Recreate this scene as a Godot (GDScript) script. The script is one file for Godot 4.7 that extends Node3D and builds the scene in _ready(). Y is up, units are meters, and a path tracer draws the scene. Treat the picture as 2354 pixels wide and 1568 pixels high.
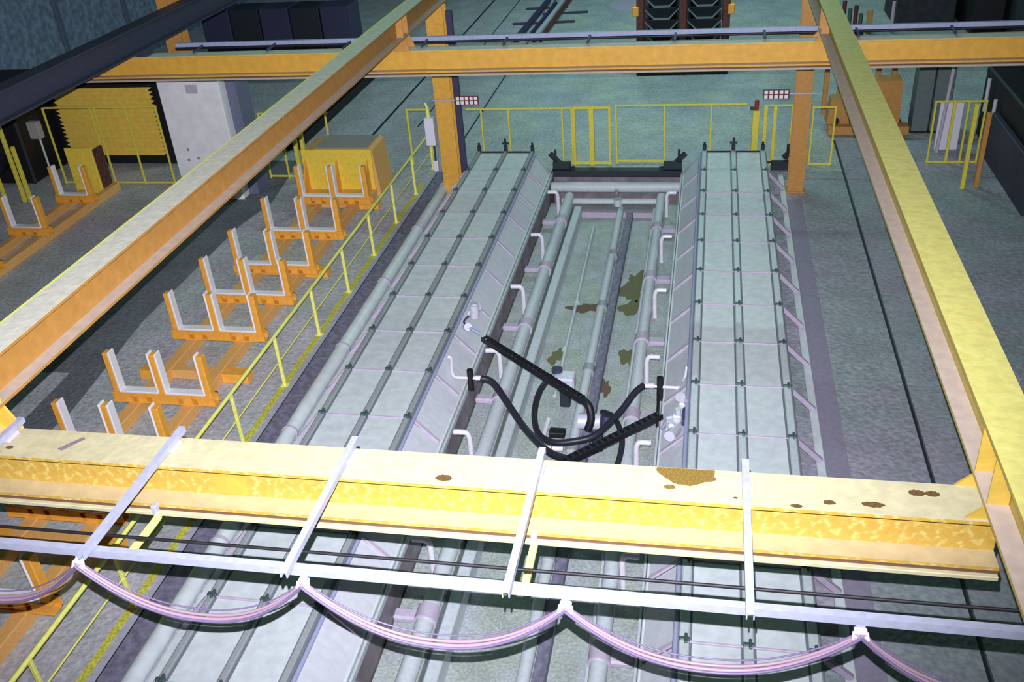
extends Node3D
# A process hall seen from a crane walkway: two panelled tank covers beside an open pipe trench,
# yellow runway and cross beams, roll racks on the left, gates behind. Metres, y up, floor at y = 0.

const ORD := ["first", "second", "third", "fourth", "fifth", "sixth", "seventh", "eighth", "ninth", "tenth", "eleventh", "twelfth", "thirteenth", "fourteenth", "fifteenth", "sixteenth"]
var M := {}
var used := {}
var trims := 0

# ---------------------------------------------------------------- mesh helpers
func sn() -> SurfaceTool:
	var s := SurfaceTool.new()
	s.begin(Mesh.PRIMITIVE_TRIANGLES)
	s.set_smooth_group(-1)
	return s

func otri(s: SurfaceTool, a: Vector3, b: Vector3, c: Vector3, n: Vector3) -> void:
	if (b - a).cross(c - a).dot(n) > 0.0:
		s.add_vertex(a); s.add_vertex(c); s.add_vertex(b)
	else:
		s.add_vertex(a); s.add_vertex(b); s.add_vertex(c)

func oquad(s: SurfaceTool, a: Vector3, b: Vector3, c: Vector3, d: Vector3, n: Vector3) -> void:
	otri(s, a, b, c, n); otri(s, a, c, d, n)

func box(s: SurfaceTool, c: Vector3, z: Vector3, bev := 0.0, B := Basis.IDENTITY) -> void:
	var h := z * 0.5
	var bv: float = minf(bev, minf(h.x, minf(h.y, h.z)) * 0.6)
	s.set_smooth_group(-1)
	for ax in 3:
		var u := (ax + 1) % 3
		var v := (ax + 2) % 3
		for sg in [-1.0, 1.0]:
			var p := []
			for q in [[-1, -1], [1, -1], [1, 1], [-1, 1]]:
				var w := Vector3.ZERO
				w[ax] = sg * h[ax]; w[u] = q[0] * (h[u] - bv); w[v] = q[1] * (h[v] - bv)
				p.append(c + B * w)
			var n := Vector3.ZERO
			n[ax] = sg
			oquad(s, p[0], p[1], p[2], p[3], B * n)
	if bv <= 0.0:
		return
	for ax in 3:
		var u := (ax + 1) % 3
		var v := (ax + 2) % 3
		for su in [-1.0, 1.0]:
			for sv in [-1.0, 1.0]:
				var p := []
				for k in [[-1, 0], [1, 0], [1, 1], [-1, 1]]:
					var w := Vector3.ZERO
					w[ax] = k[0] * (h[ax] - bv)
					w[u] = su * (h[u] - (0.0 if k[1] == 0 else bv))
					w[v] = sv * (h[v] - (bv if k[1] == 0 else 0.0))
					p.append(c + B * w)
				var n := Vector3.ZERO
				n[u] = su; n[v] = sv
				oquad(s, p[0], p[1], p[2], p[3], B * n)
	for a in [-1.0, 1.0]:
		for b in [-1.0, 1.0]:
			for d in [-1.0, 1.0]:
				var g := Vector3(a, b, d)
				var e := h * g
				otri(s, c + B * (e - Vector3(0, b, d) * bv), c + B * (e - Vector3(a, 0, d) * bv), c + B * (e - Vector3(a, b, 0) * bv), B * g)

func span(s: SurfaceTool, a: Vector3, b: Vector3, bev := 0.0) -> void:   # box between two corners
	box(s, (a + b) * 0.5, (b - a).abs(), bev)

func bar(s: SurfaceTool, a: Vector3, b: Vector3, w: float, h: float, bev := 0.0, up := Vector3.UP) -> void:   # a box from point to point
	var t := (b - a).normalized()
	var r := t.cross(up).normalized()
	var u := r.cross(t)
	box(s, (a + b) * 0.5, Vector3(w, h, (b - a).length()), bev, Basis(r, u, -t))

func tube(s: SurfaceTool, pts: Array, r: float, n := 12, caps := true) -> void:
	var rings := []
	var t0: Vector3 = (pts[1] - pts[0]).normalized()
	var ref := Vector3.UP if absf(t0.y) < 0.9 else Vector3.RIGHT
	for i in pts.size():
		var t: Vector3
		if i == 0: t = t0
		elif i == pts.size() - 1: t = (pts[i] - pts[i - 1]).normalized()
		else: t = ((pts[i] - pts[i - 1]).normalized() + (pts[i + 1] - pts[i]).normalized()).normalized()
		var x := t.cross(ref).normalized()
		ref = x.cross(t).normalized()
		var ring := []
		for k in n:
			var a := TAU * k / n
			ring.append(pts[i] + (x * cos(a) + ref * sin(a)) * r)
		rings.append(ring)
	s.set_smooth_group(1)
	for i in pts.size() - 1:
		for k in n:
			var k2 := (k + 1) % n
			var m: Vector3 = (rings[i][k] + rings[i][k2]) * 0.5 - pts[i]
			oquad(s, rings[i][k], rings[i][k2], rings[i + 1][k2], rings[i + 1][k], m)
	s.set_smooth_group(-1)
	if caps:
		for e in [0, pts.size() - 1]:
			var nn: Vector3 = -t0 if e == 0 else (pts[-1] - pts[-2]).normalized()
			for k in n:
				otri(s, pts[e], rings[e][k], rings[e][(k + 1) % n], nn)

func curve(ctrl: Array, steps := 6) -> Array:   # Catmull-Rom through the control points
	var out := []
	for i in ctrl.size() - 1:
		var p0: Vector3 = ctrl[maxi(i - 1, 0)]
		var p3: Vector3 = ctrl[mini(i + 2, ctrl.size() - 1)]
		for k in steps:
			out.append(ctrl[i].cubic_interpolate(ctrl[i + 1], p0, p3, float(k) / steps))
	out.append(ctrl[-1])
	return out

func prof(s: SurfaceTool, poly: PackedVector2Array, a: Vector3, b: Vector3, up := Vector3.UP) -> void:   # extrude a section from a to b
	if Geometry2D.is_polygon_clockwise(poly):
		poly = poly.duplicate(); poly.reverse()
	var t := (b - a).normalized()
	var r := t.cross(up).normalized()
	var u := r.cross(t)
	s.set_smooth_group(-1)
	var n := poly.size()
	for i in n:
		var p := poly[i]
		var q := poly[(i + 1) % n]
		var o := Vector2(q.y - p.y, p.x - q.x)
		oquad(s, a + r * p.x + u * p.y, a + r * q.x + u * q.y, b + r * q.x + u * q.y, b + r * p.x + u * p.y, r * o.x + u * o.y)
	var tr := Geometry2D.triangulate_polygon(poly)
	for i in range(0, tr.size(), 3):
		var p := poly[tr[i]]; var q := poly[tr[i + 1]]; var w := poly[tr[i + 2]]
		otri(s, a + r * p.x + u * p.y, a + r * q.x + u * q.y, a + r * w.x + u * w.y, -t)
		otri(s, b + r * p.x + u * p.y, b + r * q.x + u * q.y, b + r * w.x + u * w.y, t)

func ibeam(w: float, d: float, tf: float, tw: float) -> PackedVector2Array:   # origin at the middle of the section
	var x := w * 0.5; var y := d * 0.5; var k := tw * 0.5
	return PackedVector2Array([Vector2(-x, -y), Vector2(x, -y), Vector2(x, -y + tf), Vector2(k, -y + tf), Vector2(k, y - tf), Vector2(x, y - tf), Vector2(x, y), Vector2(-x, y), Vector2(-x, y - tf), Vector2(-k, y - tf), Vector2(-k, -y + tf), Vector2(-x, -y + tf)])

func channel(w: float, d: float, t: float) -> PackedVector2Array:   # U open downwards
	var x := w * 0.5; var y := d * 0.5
	return PackedVector2Array([Vector2(-x, -y), Vector2(-x + t, -y), Vector2(-x + t, y - t), Vector2(x - t, y - t), Vector2(x - t, -y), Vector2(x, -y), Vector2(x, y), Vector2(-x, y)])

func plate(s: SurfaceTool, pts: Array, n: Vector3, th: float) -> void:   # flat polygon in space (convex or not), thickness th along n
	var x: Vector3 = (pts[1] - pts[0]).normalized()
	var y := n.cross(x).normalized()
	var poly := PackedVector2Array()
	for p in pts: poly.append(Vector2((p - pts[0]).dot(x), (p - pts[0]).dot(y)))
	var tr := Geometry2D.triangulate_polygon(poly)
	var o := n * th * 0.5
	for i in range(0, tr.size(), 3):
		otri(s, pts[tr[i]] + o, pts[tr[i + 1]] + o, pts[tr[i + 2]] + o, n)
		otri(s, pts[tr[i]] - o, pts[tr[i + 1]] - o, pts[tr[i + 2]] - o, -n)
	var cw := Geometry2D.is_polygon_clockwise(poly)
	for i in pts.size():
		var a: Vector3 = pts[i]; var b: Vector3 = pts[(i + 1) % pts.size()]
		var e := (b - a).cross(n) * (-1.0 if cw else 1.0)
		oquad(s, a + o, b + o, b - o, a - o, e)

# ---------------------------------------------------------------- naming helpers
func name_in(parent: Node, called: String) -> String:
	var key := str(parent.get_instance_id()) + called
	var k: int = used.get(key, 0)
	used[key] = k + 1
	return called if k == 0 else "%s_%03d" % [called, k]

func mesh_of(s: SurfaceTool, m: Material) -> ArrayMesh:
	s.generate_normals()
	s.set_material(m)
	return s.commit()

func put(called: String, mesh: Mesh, parent: Node, at := Vector3.ZERO, B := Basis.IDENTITY) -> MeshInstance3D:
	var o := MeshInstance3D.new()
	o.mesh = mesh
	o.name = name_in(parent, called)
	o.transform = Transform3D(B, at)
	parent.add_child(o, true)
	return o

func part(called: String, s: SurfaceTool, m: Material, parent: Node) -> MeshInstance3D:
	return put(called, mesh_of(s, m), parent)

func tag(o: Node, label: String, category: String, group := "") -> void:
	o.set_meta("label", label); o.set_meta("category", category)
	if group != "": o.set_meta("group", group)

func thing(called: String, label: String, category: String, at := Vector3.ZERO, group := "") -> Node3D:
	var o := Node3D.new()
	o.name = name_in(self, called)
	o.position = at
	add_child(o, true)
	tag(o, label, category, group)
	return o

func lone(called: String, s: SurfaceTool, m: Material, label: String, category: String, group := "") -> MeshInstance3D:
	var o := part(called, s, m, self)
	tag(o, label, category, group)
	return o

func struct(called: String, s: SurfaceTool, m: Material) -> MeshInstance3D:
	var o := part(called, s, m, self)
	o.set_meta("kind", "structure")
	return o

func trim(s: SurfaceTool, m: Material) -> void:
	trims += 1
	struct("trim_%d" % trims, s, m)

# ---------------------------------------------------------------- materials
func noise_tex(sd: int, freq: float, oct: int, lo: float, hi: float, size := 512) -> NoiseTexture2D:
	var f := FastNoiseLite.new()
	f.seed = sd; f.frequency = freq; f.fractal_octaves = oct; f.noise_type = FastNoiseLite.TYPE_SIMPLEX_SMOOTH
	var t := NoiseTexture2D.new()
	t.width = size; t.height = size; t.seamless = true; t.noise = f
	var g := Gradient.new()
	g.set_color(0, Color(lo, lo, lo)); g.set_color(1, Color(hi, hi, hi))
	t.color_ramp = g
	return t

func bump_tex(sd: int, freq: float, oct: int, strength: float) -> NoiseTexture2D:
	var f := FastNoiseLite.new()
	f.seed = sd; f.frequency = freq; f.fractal_octaves = oct
	var t := NoiseTexture2D.new()
	t.width = 512; t.height = 512; t.seamless = true; t.as_normal_map = true; t.bump_strength = strength; t.noise = f
	return t

func blotch_tex(sd: int, base: Color, tint_a: Color, tint_b: Color) -> ImageTexture:   # concrete: broad tints, cloud and fine grit
	var n := 512
	var im := []
	for q in [[sd, 0.004, 3], [sd + 1, 0.011, 4], [sd + 2, 0.09, 3]]:
		var f := FastNoiseLite.new()
		f.seed = q[0]; f.frequency = q[1]; f.fractal_octaves = q[2]
		im.append(f.get_seamless_image(n, n))
	var out := Image.create(n, n, true, Image.FORMAT_RGB8)
	for y in n:
		for x in n:
			var a: float = im[0].get_pixel(x, y).r
			var b: float = im[1].get_pixel(x, y).r
			var c: float = im[2].get_pixel(x, y).r
			var col := tint_a.lerp(tint_b, smoothstep(0.25, 0.75, a))
			col = col.lerp(base, 0.45)
			var v := 0.91 + 0.12 * (b - 0.5) + 0.22 * (c - 0.5)
			out.set_pixel(x, y, Color(col.r * v, col.g * v, col.b * v))
	out.generate_mipmaps()
	return ImageTexture.create_from_image(out)

func mottle_tex() -> NoiseTexture2D:   # yellow paint with paler blotches
	var t := noise_tex(17, 0.022, 4, 0.0, 1.0)
	var g := Gradient.new()
	g.offsets = PackedFloat32Array([0.0, 0.55, 0.72, 1.0])
	g.colors = PackedColorArray([Color(0.68, 0.55, 0.23), Color(0.70, 0.58, 0.25), Color(0.74, 0.65, 0.36), Color(0.78, 0.73, 0.50)])
	t.color_ramp = g
	return t

func mat(key: String, col: Color, rough := 0.6, metal := 0.0, tex: Texture2D = null, scale := 1.0, normal: Texture2D = null, depth := 0.3) -> StandardMaterial3D:
	var m := StandardMaterial3D.new()
	m.albedo_color = col; m.roughness = rough; m.metallic = metal
	if tex: m.albedo_texture = tex
	if normal:
		m.normal_enabled = true; m.normal_texture = normal; m.normal_scale = depth
	if tex or normal:
		m.uv1_triplanar = true; m.uv1_world_triplanar = true; m.uv1_scale = Vector3.ONE * scale
	M[key] = m
	return m

func materials() -> void:
	var soft := noise_tex(1, 0.02, 5, 0.90, 1.0)
	var grain := noise_tex(2, 0.06, 4, 0.88, 1.0)
	var worn := noise_tex(3, 0.02, 5, 0.66, 1.0)
	var dents := bump_tex(5, 0.03, 3, 3.0)
	var grit := bump_tex(6, 0.12, 3, 4.0)
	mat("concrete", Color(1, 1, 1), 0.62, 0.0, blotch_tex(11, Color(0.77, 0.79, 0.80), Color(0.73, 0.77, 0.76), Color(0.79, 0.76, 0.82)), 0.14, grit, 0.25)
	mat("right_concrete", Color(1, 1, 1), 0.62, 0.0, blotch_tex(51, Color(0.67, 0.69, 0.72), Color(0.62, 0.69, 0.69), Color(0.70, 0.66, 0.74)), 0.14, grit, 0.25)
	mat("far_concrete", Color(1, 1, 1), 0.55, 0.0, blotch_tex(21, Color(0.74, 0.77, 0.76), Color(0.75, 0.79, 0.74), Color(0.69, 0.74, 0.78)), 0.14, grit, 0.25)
	mat("shadow_concrete", Color(1, 1, 1), 0.7, 0.0, blotch_tex(31, Color(0.47, 0.48, 0.51), Color(0.45, 0.48, 0.50), Color(0.49, 0.49, 0.53)), 0.14, grit, 0.25)
	mat("trench_concrete", Color(1, 1, 1), 0.6, 0.0, blotch_tex(41, Color(0.74, 0.79, 0.77), Color(0.71, 0.76, 0.71), Color(0.76, 0.79, 0.83)), 0.3, grit, 0.3)
	mat("trench_wall", Color(1, 1, 1), 0.7, 0.0, blotch_tex(61, Color(0.58, 0.56, 0.60), Color(0.50, 0.46, 0.45), Color(0.64, 0.61, 0.66)), 0.6, grit, 0.3)   # grimy, streaked steel
	mat("drain_strip", Color(0.60, 0.58, 0.66), 0.62, 0.0, soft, 0.6)
	mat("channel_steel", Color(0.55, 0.54, 0.64), 0.6, 0.0, worn, 0.6)
	mat("panel", Color(0.86, 0.90, 0.91), 0.42, 0.0, soft, 0.35, dents, 0.12)
	mat("side_panel", Color(0.84, 0.86, 0.89), 0.45, 0.0, soft, 0.6, dents, 0.1)
	mat("lilac_steel", Color(0.77, 0.73, 0.81), 0.5, 0.0, soft, 0.8)
	mat("pipe_rail", Color(0.64, 0.67, 0.68), 0.45, 0.0, soft, 0.9)
	mat("blue_rail", Color(0.64, 0.67, 0.80), 0.45, 0.0, soft, 0.9)
	mat("gasket", Color(0.46, 0.49, 0.52), 0.6, 0.0, soft, 0.9)
	mat("clamp", Color(0.27, 0.36, 0.35), 0.5, 0.2)
	mat("dark_beam", Color(0.22, 0.23, 0.31), 0.55, 0.0, soft, 0.8)
	mat("dark_steel", Color(0.17, 0.21, 0.24), 0.55, 0.2, soft, 0.8)
	mat("black", Color(0.07, 0.07, 0.09), 0.6)
	mat("blue_grey", Color(0.44, 0.46, 0.56), 0.55, 0.0, soft, 0.8)
	mat("navy", Color(0.23, 0.24, 0.36), 0.6, 0.0, soft, 0.8)
	mat("galv", Color(0.82, 0.86, 0.88), 0.4, 0.1, soft, 0.8)
	mat("pipe", Color(0.82, 0.86, 0.88), 0.45, 0.0, soft, 0.9)
	mat("pale_pipe", Color(0.95, 0.94, 0.98), 0.4, 0.1, soft, 0.8)
	mat("yellow", Color(0.75, 0.63, 0.26), 0.42, 0.0, soft, 0.35, dents, 0.3)
	mat("back_yellow", Color(0.90, 0.70, 0.28), 0.5, 0.0, soft, 0.35, dents, 0.2)
	mat("green_yellow", Color(0.72, 0.64, 0.26), 0.42, 0.0, soft, 0.35, dents, 0.15)
	mat("pale_top", Color(0.86, 0.86, 0.79), 0.55, 0.0, soft, 0.5, dents, 0.2)
	mat("mottled_yellow", Color(1, 1, 1), 0.4, 0.0, mottle_tex(), 0.9, dents, 0.4)
	mat("pale_pink", Color(0.74, 0.67, 0.50), 0.55, 0.0, soft, 0.5)
	mat("rail_grey", Color(0.66, 0.68, 0.76), 0.4, 0.1, soft, 0.8)
	mat("pale_cream", Color(0.75, 0.73, 0.58), 0.5, 0.0, soft, 0.5, dents, 0.2)
	mat("lemon_top", Color(0.84, 0.82, 0.47), 0.5, 0.0, soft, 0.5, dents, 0.2)
	mat("pale_flange", Color(0.74, 0.68, 0.62), 0.6, 0.0, soft, 0.5)
	mat("stop_yellow", Color(0.98, 0.86, 0.32), 0.45, 0.0, soft, 0.6)
	mat("ochre", Color(0.70, 0.51, 0.24), 0.45, 0.0, soft, 0.35, dents, 0.2)
	mat("column_yellow", Color(0.93, 0.70, 0.28), 0.5, 0.0, soft, 0.6)
	mat("column_orange", Color(0.80, 0.58, 0.30), 0.5, 0.0, soft, 0.6)
	mat("orange", Color(0.98, 0.70, 0.27), 0.45, 0.0, soft, 0.7)
	mat("rack_base", Color(0.94, 0.72, 0.42), 0.55, 0.0, grain, 0.5)
	mat("lime", Color(0.98, 0.99, 0.52), 0.45, 0.0, soft, 0.9)
	mat("fence", Color(0.92, 0.87, 0.32), 0.5, 0.0, soft, 0.9)
	mat("liner", Color(0.97, 0.97, 0.99), 0.5, 0.0, grain, 1.2)
	mat("white_metal", Color(0.86, 0.87, 0.93), 0.38, 0.15, soft, 0.8)
	mat("white_plaster", Color(0.95, 0.95, 0.96), 0.7, 0.0, noise_tex(8, 0.01, 3, 0.93, 1.0), 0.4)
	mat("white_box", Color(0.88, 0.87, 0.93), 0.5)
	mat("grey_box", Color(0.62, 0.60, 0.58), 0.5)
	mat("rubber", Color(0.14, 0.14, 0.19), 0.45)
	mat("chain", Color(0.09, 0.09, 0.12), 0.5)
	mat("cable", Color(0.58, 0.49, 0.55), 0.5)
	mat("cable_dark", Color(0.42, 0.37, 0.50), 0.5)
	mat("rust", Color(0.42, 0.24, 0.20), 0.7, 0.0, worn, 0.6)
	mat("trough", Color(0.42, 0.50, 0.54), 0.5, 0.2, soft, 0.8)
	mat("wall_teal", Color(0.58, 0.66, 0.76), 0.7, 0.0, worn, 0.25)
	mat("wall_seam", Color(0.38, 0.44, 0.54), 0.7, 0.0, soft, 0.25)
	mat("curtain", Color(1.0, 0.84, 0.36), 0.5, 0.0, soft, 0.4)
	mat("wall_dark", Color(0.20, 0.22, 0.25), 0.8, 0.0, worn, 0.25)
	mat("ceiling", Color(0.34, 0.36, 0.36), 0.85, 0.0, soft, 0.3)
	mat("cabinet", Color(0.42, 0.48, 0.47), 0.55, 0.0, soft, 0.5)
	mat("stain", Color(0.44, 0.34, 0.20), 0.55, 0.0, worn, 4.0)
	mat("tan_stain", Color(0.55, 0.45, 0.21), 0.5, 0.0, worn, 5.0)
	mat("bruise", Color(0.60, 0.54, 0.57), 0.5, 0.0, worn, 4.0)
	mat("moss", Color(0.52, 0.53, 0.37), 0.85, 0.0, worn, 3.0, grit, 0.4)
	mat("mud", Color(0.50, 0.44, 0.36), 0.85, 0.0, worn, 3.0, grit, 0.4)
	mat("paint_line", Color(0.94, 0.93, 0.36), 0.55, 0.0, worn, 1.5)
	mat("curb", Color(0.70, 0.71, 0.76), 0.6, 0.0, soft, 0.6)
	mat("red", Color(0.62, 0.16, 0.14), 0.5)
	mat("pipe_green", Color(0.25, 0.38, 0.33), 0.5)
	mat("brown_bar", Color(0.38, 0.27, 0.21), 0.6)
	mat("maroon", Color(0.40, 0.17, 0.18), 0.5)
	var g := mat("lamp_glow", Color(0.9, 1.0, 0.97), 0.5)
	g.emission_enabled = true; g.emission = Color(0.75, 1.0, 0.93); g.emission_energy_multiplier = 2.0
	var b := mat("flash_glow", Color(1, 1, 1), 0.4)
	b.emission_enabled = true; b.emission = Color(0.97, 0.96, 1.0); b.emission_energy_multiplier = 2.0

# ---------------------------------------------------------------- light
const CAM_AT := Vector3(0, 10, 0)

func flash_unit(C: Transform3D) -> void:   # the photographer's flash gun, on its bracket above the lens
	var t := thing("flash_gun", "small flash gun on a bracket above the lens, behind the picture", "flash")
	t.transform = C * Transform3D(Basis(Vector3.UP, deg_to_rad(4.0)) * Basis(Vector3.RIGHT, deg_to_rad(12.5)), Vector3(-0.03, 0.20, 0.02))   # head tilted up towards the far end
	var s := sn()
	box(s, Vector3(0, 0, 0.06), Vector3(0.08, 0.06, 0.11), 0.008)
	part("body", s, M.black, t)
	s = sn()
	box(s, Vector3(0, 0, 0.0), Vector3(0.07, 0.045, 0.006), 0.001)
	part("flash_lamp", s, M.flash_glow, t)
	var l := SpotLight3D.new()
	l.name = "flash_light"
	l.position = Vector3(0, 0, -0.04)
	l.spot_angle = 51.0; l.spot_angle_attenuation = 1.0
	l.spot_range = 90.0; l.spot_attenuation = 2.0
	l.light_color = Color(0.96, 0.95, 1.0); l.light_energy = 450.0; l.light_size = 0.012
	l.shadow_enabled = true
	t.add_child(l, true)

func hall_lamp(at: Vector3, i: int, energy: float, tint: Color) -> void:
	var t := thing("hall_lamp", "long hall lamp under the roof, %s" % ["over the far half of the roll rack", "over the far half of the right runway beam", "left of the pair behind the far beam", "right of the pair behind the far beam", "left of the pair over the steel bars", "right of the pair over the far racks"][i], "lamp", at, "pendant lamps under the roof")
	var s := sn()
	prof(s, PackedVector2Array([Vector2(-0.2, 0), Vector2(0.2, 0), Vector2(0.12, 0.18), Vector2(-0.12, 0.18)]), Vector3(-1.6, 0, 0), Vector3(1.6, 0, 0))
	part("housing", s, M.white_metal, t)
	s = sn()
	box(s, Vector3(0, -0.012, 0), Vector3(3.1, 0.02, 0.34), 0.004)
	part("tube_lamp", s, M.lamp_glow, t)
	for x in [-1.2, 1.2]:
		s = sn()
		tube(s, [Vector3(x, 0.18, 0), Vector3(x, 14.0 - at.y, 0)], 0.012, 6)
		part("hanger_rod", s, M.dark_steel, t)
	var l := AreaLight3D.new()
	l.name = "lamp_light"
	l.position = Vector3(0, -0.06, 0)
	l.rotation.x = -PI / 2
	l.area_size = Vector2(3.1, 0.34)
	l.light_color = tint; l.light_energy = energy
	l.area_range = 90.0; l.area_attenuation = 2.0
	l.shadow_enabled = true
	t.add_child(l, true)

# ---------------------------------------------------------------- setting
func setting() -> void:
	var s := sn()
	span(s, Vector3(-25.3, -0.3, -66), Vector3(-7.72, 0, 8)); struct("floor", s, M.concrete)
	s = sn(); span(s, Vector3(-7.34, -1.3, -25.57), Vector3(-4.30, 0, 8)); struct("floor", s, M.concrete)
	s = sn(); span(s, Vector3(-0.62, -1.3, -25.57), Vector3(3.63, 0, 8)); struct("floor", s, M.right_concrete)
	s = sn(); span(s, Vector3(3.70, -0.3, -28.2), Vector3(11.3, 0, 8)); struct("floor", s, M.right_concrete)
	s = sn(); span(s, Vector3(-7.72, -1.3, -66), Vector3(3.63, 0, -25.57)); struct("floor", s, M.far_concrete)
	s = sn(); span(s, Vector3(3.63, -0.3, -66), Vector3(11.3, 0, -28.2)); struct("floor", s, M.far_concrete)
	s = sn(); span(s, Vector3(3.63, -0.3, -28.2), Vector3(3.70, -0.06, 8)); struct("floor", s, M.dark_steel)          # embedded rail groove
	s = sn(); span(s, Vector3(-7.72, -0.5, -25.57), Vector3(-7.34, -0.02, 8)); struct("floor", s, M.channel_steel)    # drain channel
	s = sn(); span(s, Vector3(-4.30, -1.3, -25.57), Vector3(-0.62, -1.0, 8)); struct("floor", s, M.trench_concrete)
	s = sn(); span(s, Vector3(-4.34, -1.0, -25.55), Vector3(-4.28, -0.02, 8)); struct("wall_trench_left", s, M.trench_wall)
	s = sn(); span(s, Vector3(-0.64, -1.0, -25.55), Vector3(-0.58, -0.02, 8)); struct("wall_trench_right", s, M.trench_wall)
	s = sn(); span(s, Vector3(-4.28, -1.0, -25.60), Vector3(-0.64, -0.02, -25.52)); struct("wall_trench_end", s, M.trench_wall)
	# hall shell
	s = sn(); span(s, Vector3(-25.3, 0, -66), Vector3(-25.0, 14, 8)); struct("wall_left", s, M.wall_teal)
	var wl := get_node("wall_left")
	for k in 14:
		var ss := sn(); span(ss, Vector3(-25.0, 0.3, -62.0 + k * 4.6), Vector3(-24.9, 13.5, -61.7 + k * 4.6), 0.02)
		part("wall_post", ss, M.wall_seam, wl)
	s = sn(); span(s, Vector3(11.0, 0, -66), Vector3(11.3, 14, 8)); struct("wall_right", s, M.wall_dark)
	s = sn(); span(s, Vector3(-25.3, 0, -66.3), Vector3(11.3, 14, -66)); struct("wall_back", s, M.wall_teal)
	s = sn(); span(s, Vector3(-25.3, 0, 8), Vector3(11.3, 14, 8.3)); struct("wall_front", s, M.wall_dark)
	s = sn(); span(s, Vector3(-25.3, 14, -66.3), Vector3(11.3, 14.3, 8.3)); struct("ceiling", s, M.ceiling)
	# painted and inlaid strips on the floor
	s = sn(); span(s, Vector3(-7.98, 0, -24.6), Vector3(-7.86, 0.003, 4)); trim(s, M.paint_line)
	s = sn(); span(s, Vector3(-7.80, -0.3, -25.4), Vector3(-7.72, 0.006, 6)); trim(s, M.curb)
	s = sn(); span(s, Vector3(-7.34, -0.3, -25.4), Vector3(-7.28, 0.006, 6)); trim(s, M.curb)
	for q in [[-10.8, -60.0, -26.6, 0.09], [-9.45, -60.0, -29.5, 0.05], [-7.6, -52.0, -27.6, 0.05]]:
		s = sn(); span(s, Vector3(q[0], 0, q[1]), Vector3(q[0] + q[3], 0.003, q[2])); trim(s, M.dark_steel)
	# shadow left of the roll rack, painted as a dark patch on the floor
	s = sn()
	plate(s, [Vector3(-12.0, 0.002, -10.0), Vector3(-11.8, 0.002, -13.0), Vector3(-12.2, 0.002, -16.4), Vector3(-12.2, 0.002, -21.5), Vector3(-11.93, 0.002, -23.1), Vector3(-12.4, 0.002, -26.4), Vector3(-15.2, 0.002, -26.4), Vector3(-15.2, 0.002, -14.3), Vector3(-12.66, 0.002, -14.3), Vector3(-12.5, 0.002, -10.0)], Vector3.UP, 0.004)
	trim(s, M.shadow_concrete)
	s = sn(); span(s, Vector3(2.06, 0, -23.6), Vector3(2.44, 0.003, 4)); trim(s, M.drain_strip)
	# moss and mud lying in the trench
	var r := RandomNumberGenerator.new(); r.seed = 5
	for q in [[-1.55, -20.6, 0.45, 0.9, 0, "largest olive moss patch on the trench floor, right of the middle pipe"], [-1.5, -19.5, 0.4, 0.5, 0, "olive moss patch on the trench floor just before the largest one"], [-1.45, -17.3, 0.25, 0.5, 0, "olive moss patch beside the right ledge, behind the looping hose"], [-1.3, -16.6, 0.16, 0.4, 1, "thin brown mud streak beside the right ledge of the trench floor"], [-1.85, -16.1, 0.12, 0.42, 1, "brown mud streak on the trench floor right of the middle pipe, nearest the white motor"], [-3.05, -17.2, 0.18, 0.4, 0, "olive moss patch round the end of the thin trench pipe"], [-1.3, -23.2, 0.2, 0.6, 0, "small olive moss patch near the far end of the trench floor"], [-2.6, -19.4, 0.5, 0.3, 1, "wide brown mud patch across the thin trench pipe, level with the largest moss"]]:
		var pts := []
		var ph := r.randf() * TAU
		for k in 40:
			var a := TAU * k / 40
			var f: float = 0.75 + 0.22 * sin(2.0 * a + ph) + 0.14 * sin(5.0 * a + 2.0 * ph) + r.randf_range(-0.1, 0.1)
			pts.append(Vector3(clampf(q[0] + cos(a) * q[2] * f, -3.34, -1.4), -0.994, q[1] + sin(a) * q[3] * f))
		s = sn(); plate(s, pts, Vector3.UP, 0.012)
		lone("silt_patch", s, M.moss if q[4] == 0 else M.mud, q[5], "silt", "patches of silt on the trench floor")

# ---------------------------------------------------------------- beams and columns
func runway(x: float, top: float, w: float, d: float, m: Material, label: String, top_mat: Material = null, z0 := -38.0, z1 := 3.0) -> Node3D:
	var t := thing("runway_beam", label, "beam", Vector3(x, top, 0))
	var s := sn()
	prof(s, ibeam(w, d, 0.035, 0.03), Vector3(0, -d * 0.5, z1), Vector3(0, -d * 0.5, z0))
	part("girder", s, m, t)
	if top_mat:
		s = sn(); span(s, Vector3(-w * 0.5, 0, z0), Vector3(w * 0.5, 0.003, z1)); part("pale_top", s, top_mat, t)  # thin plate in a paler colour over the top flange
		for sx in [-1.0, 1.0]:
			s = sn(); span(s, Vector3(sx * 0.017, -d + 0.035, z0), Vector3(sx * w * 0.5, -d + 0.038, z1)); part("pale_flange", s, M.pale_flange, t)  # paler strips over the bottom flange
	return t

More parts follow.
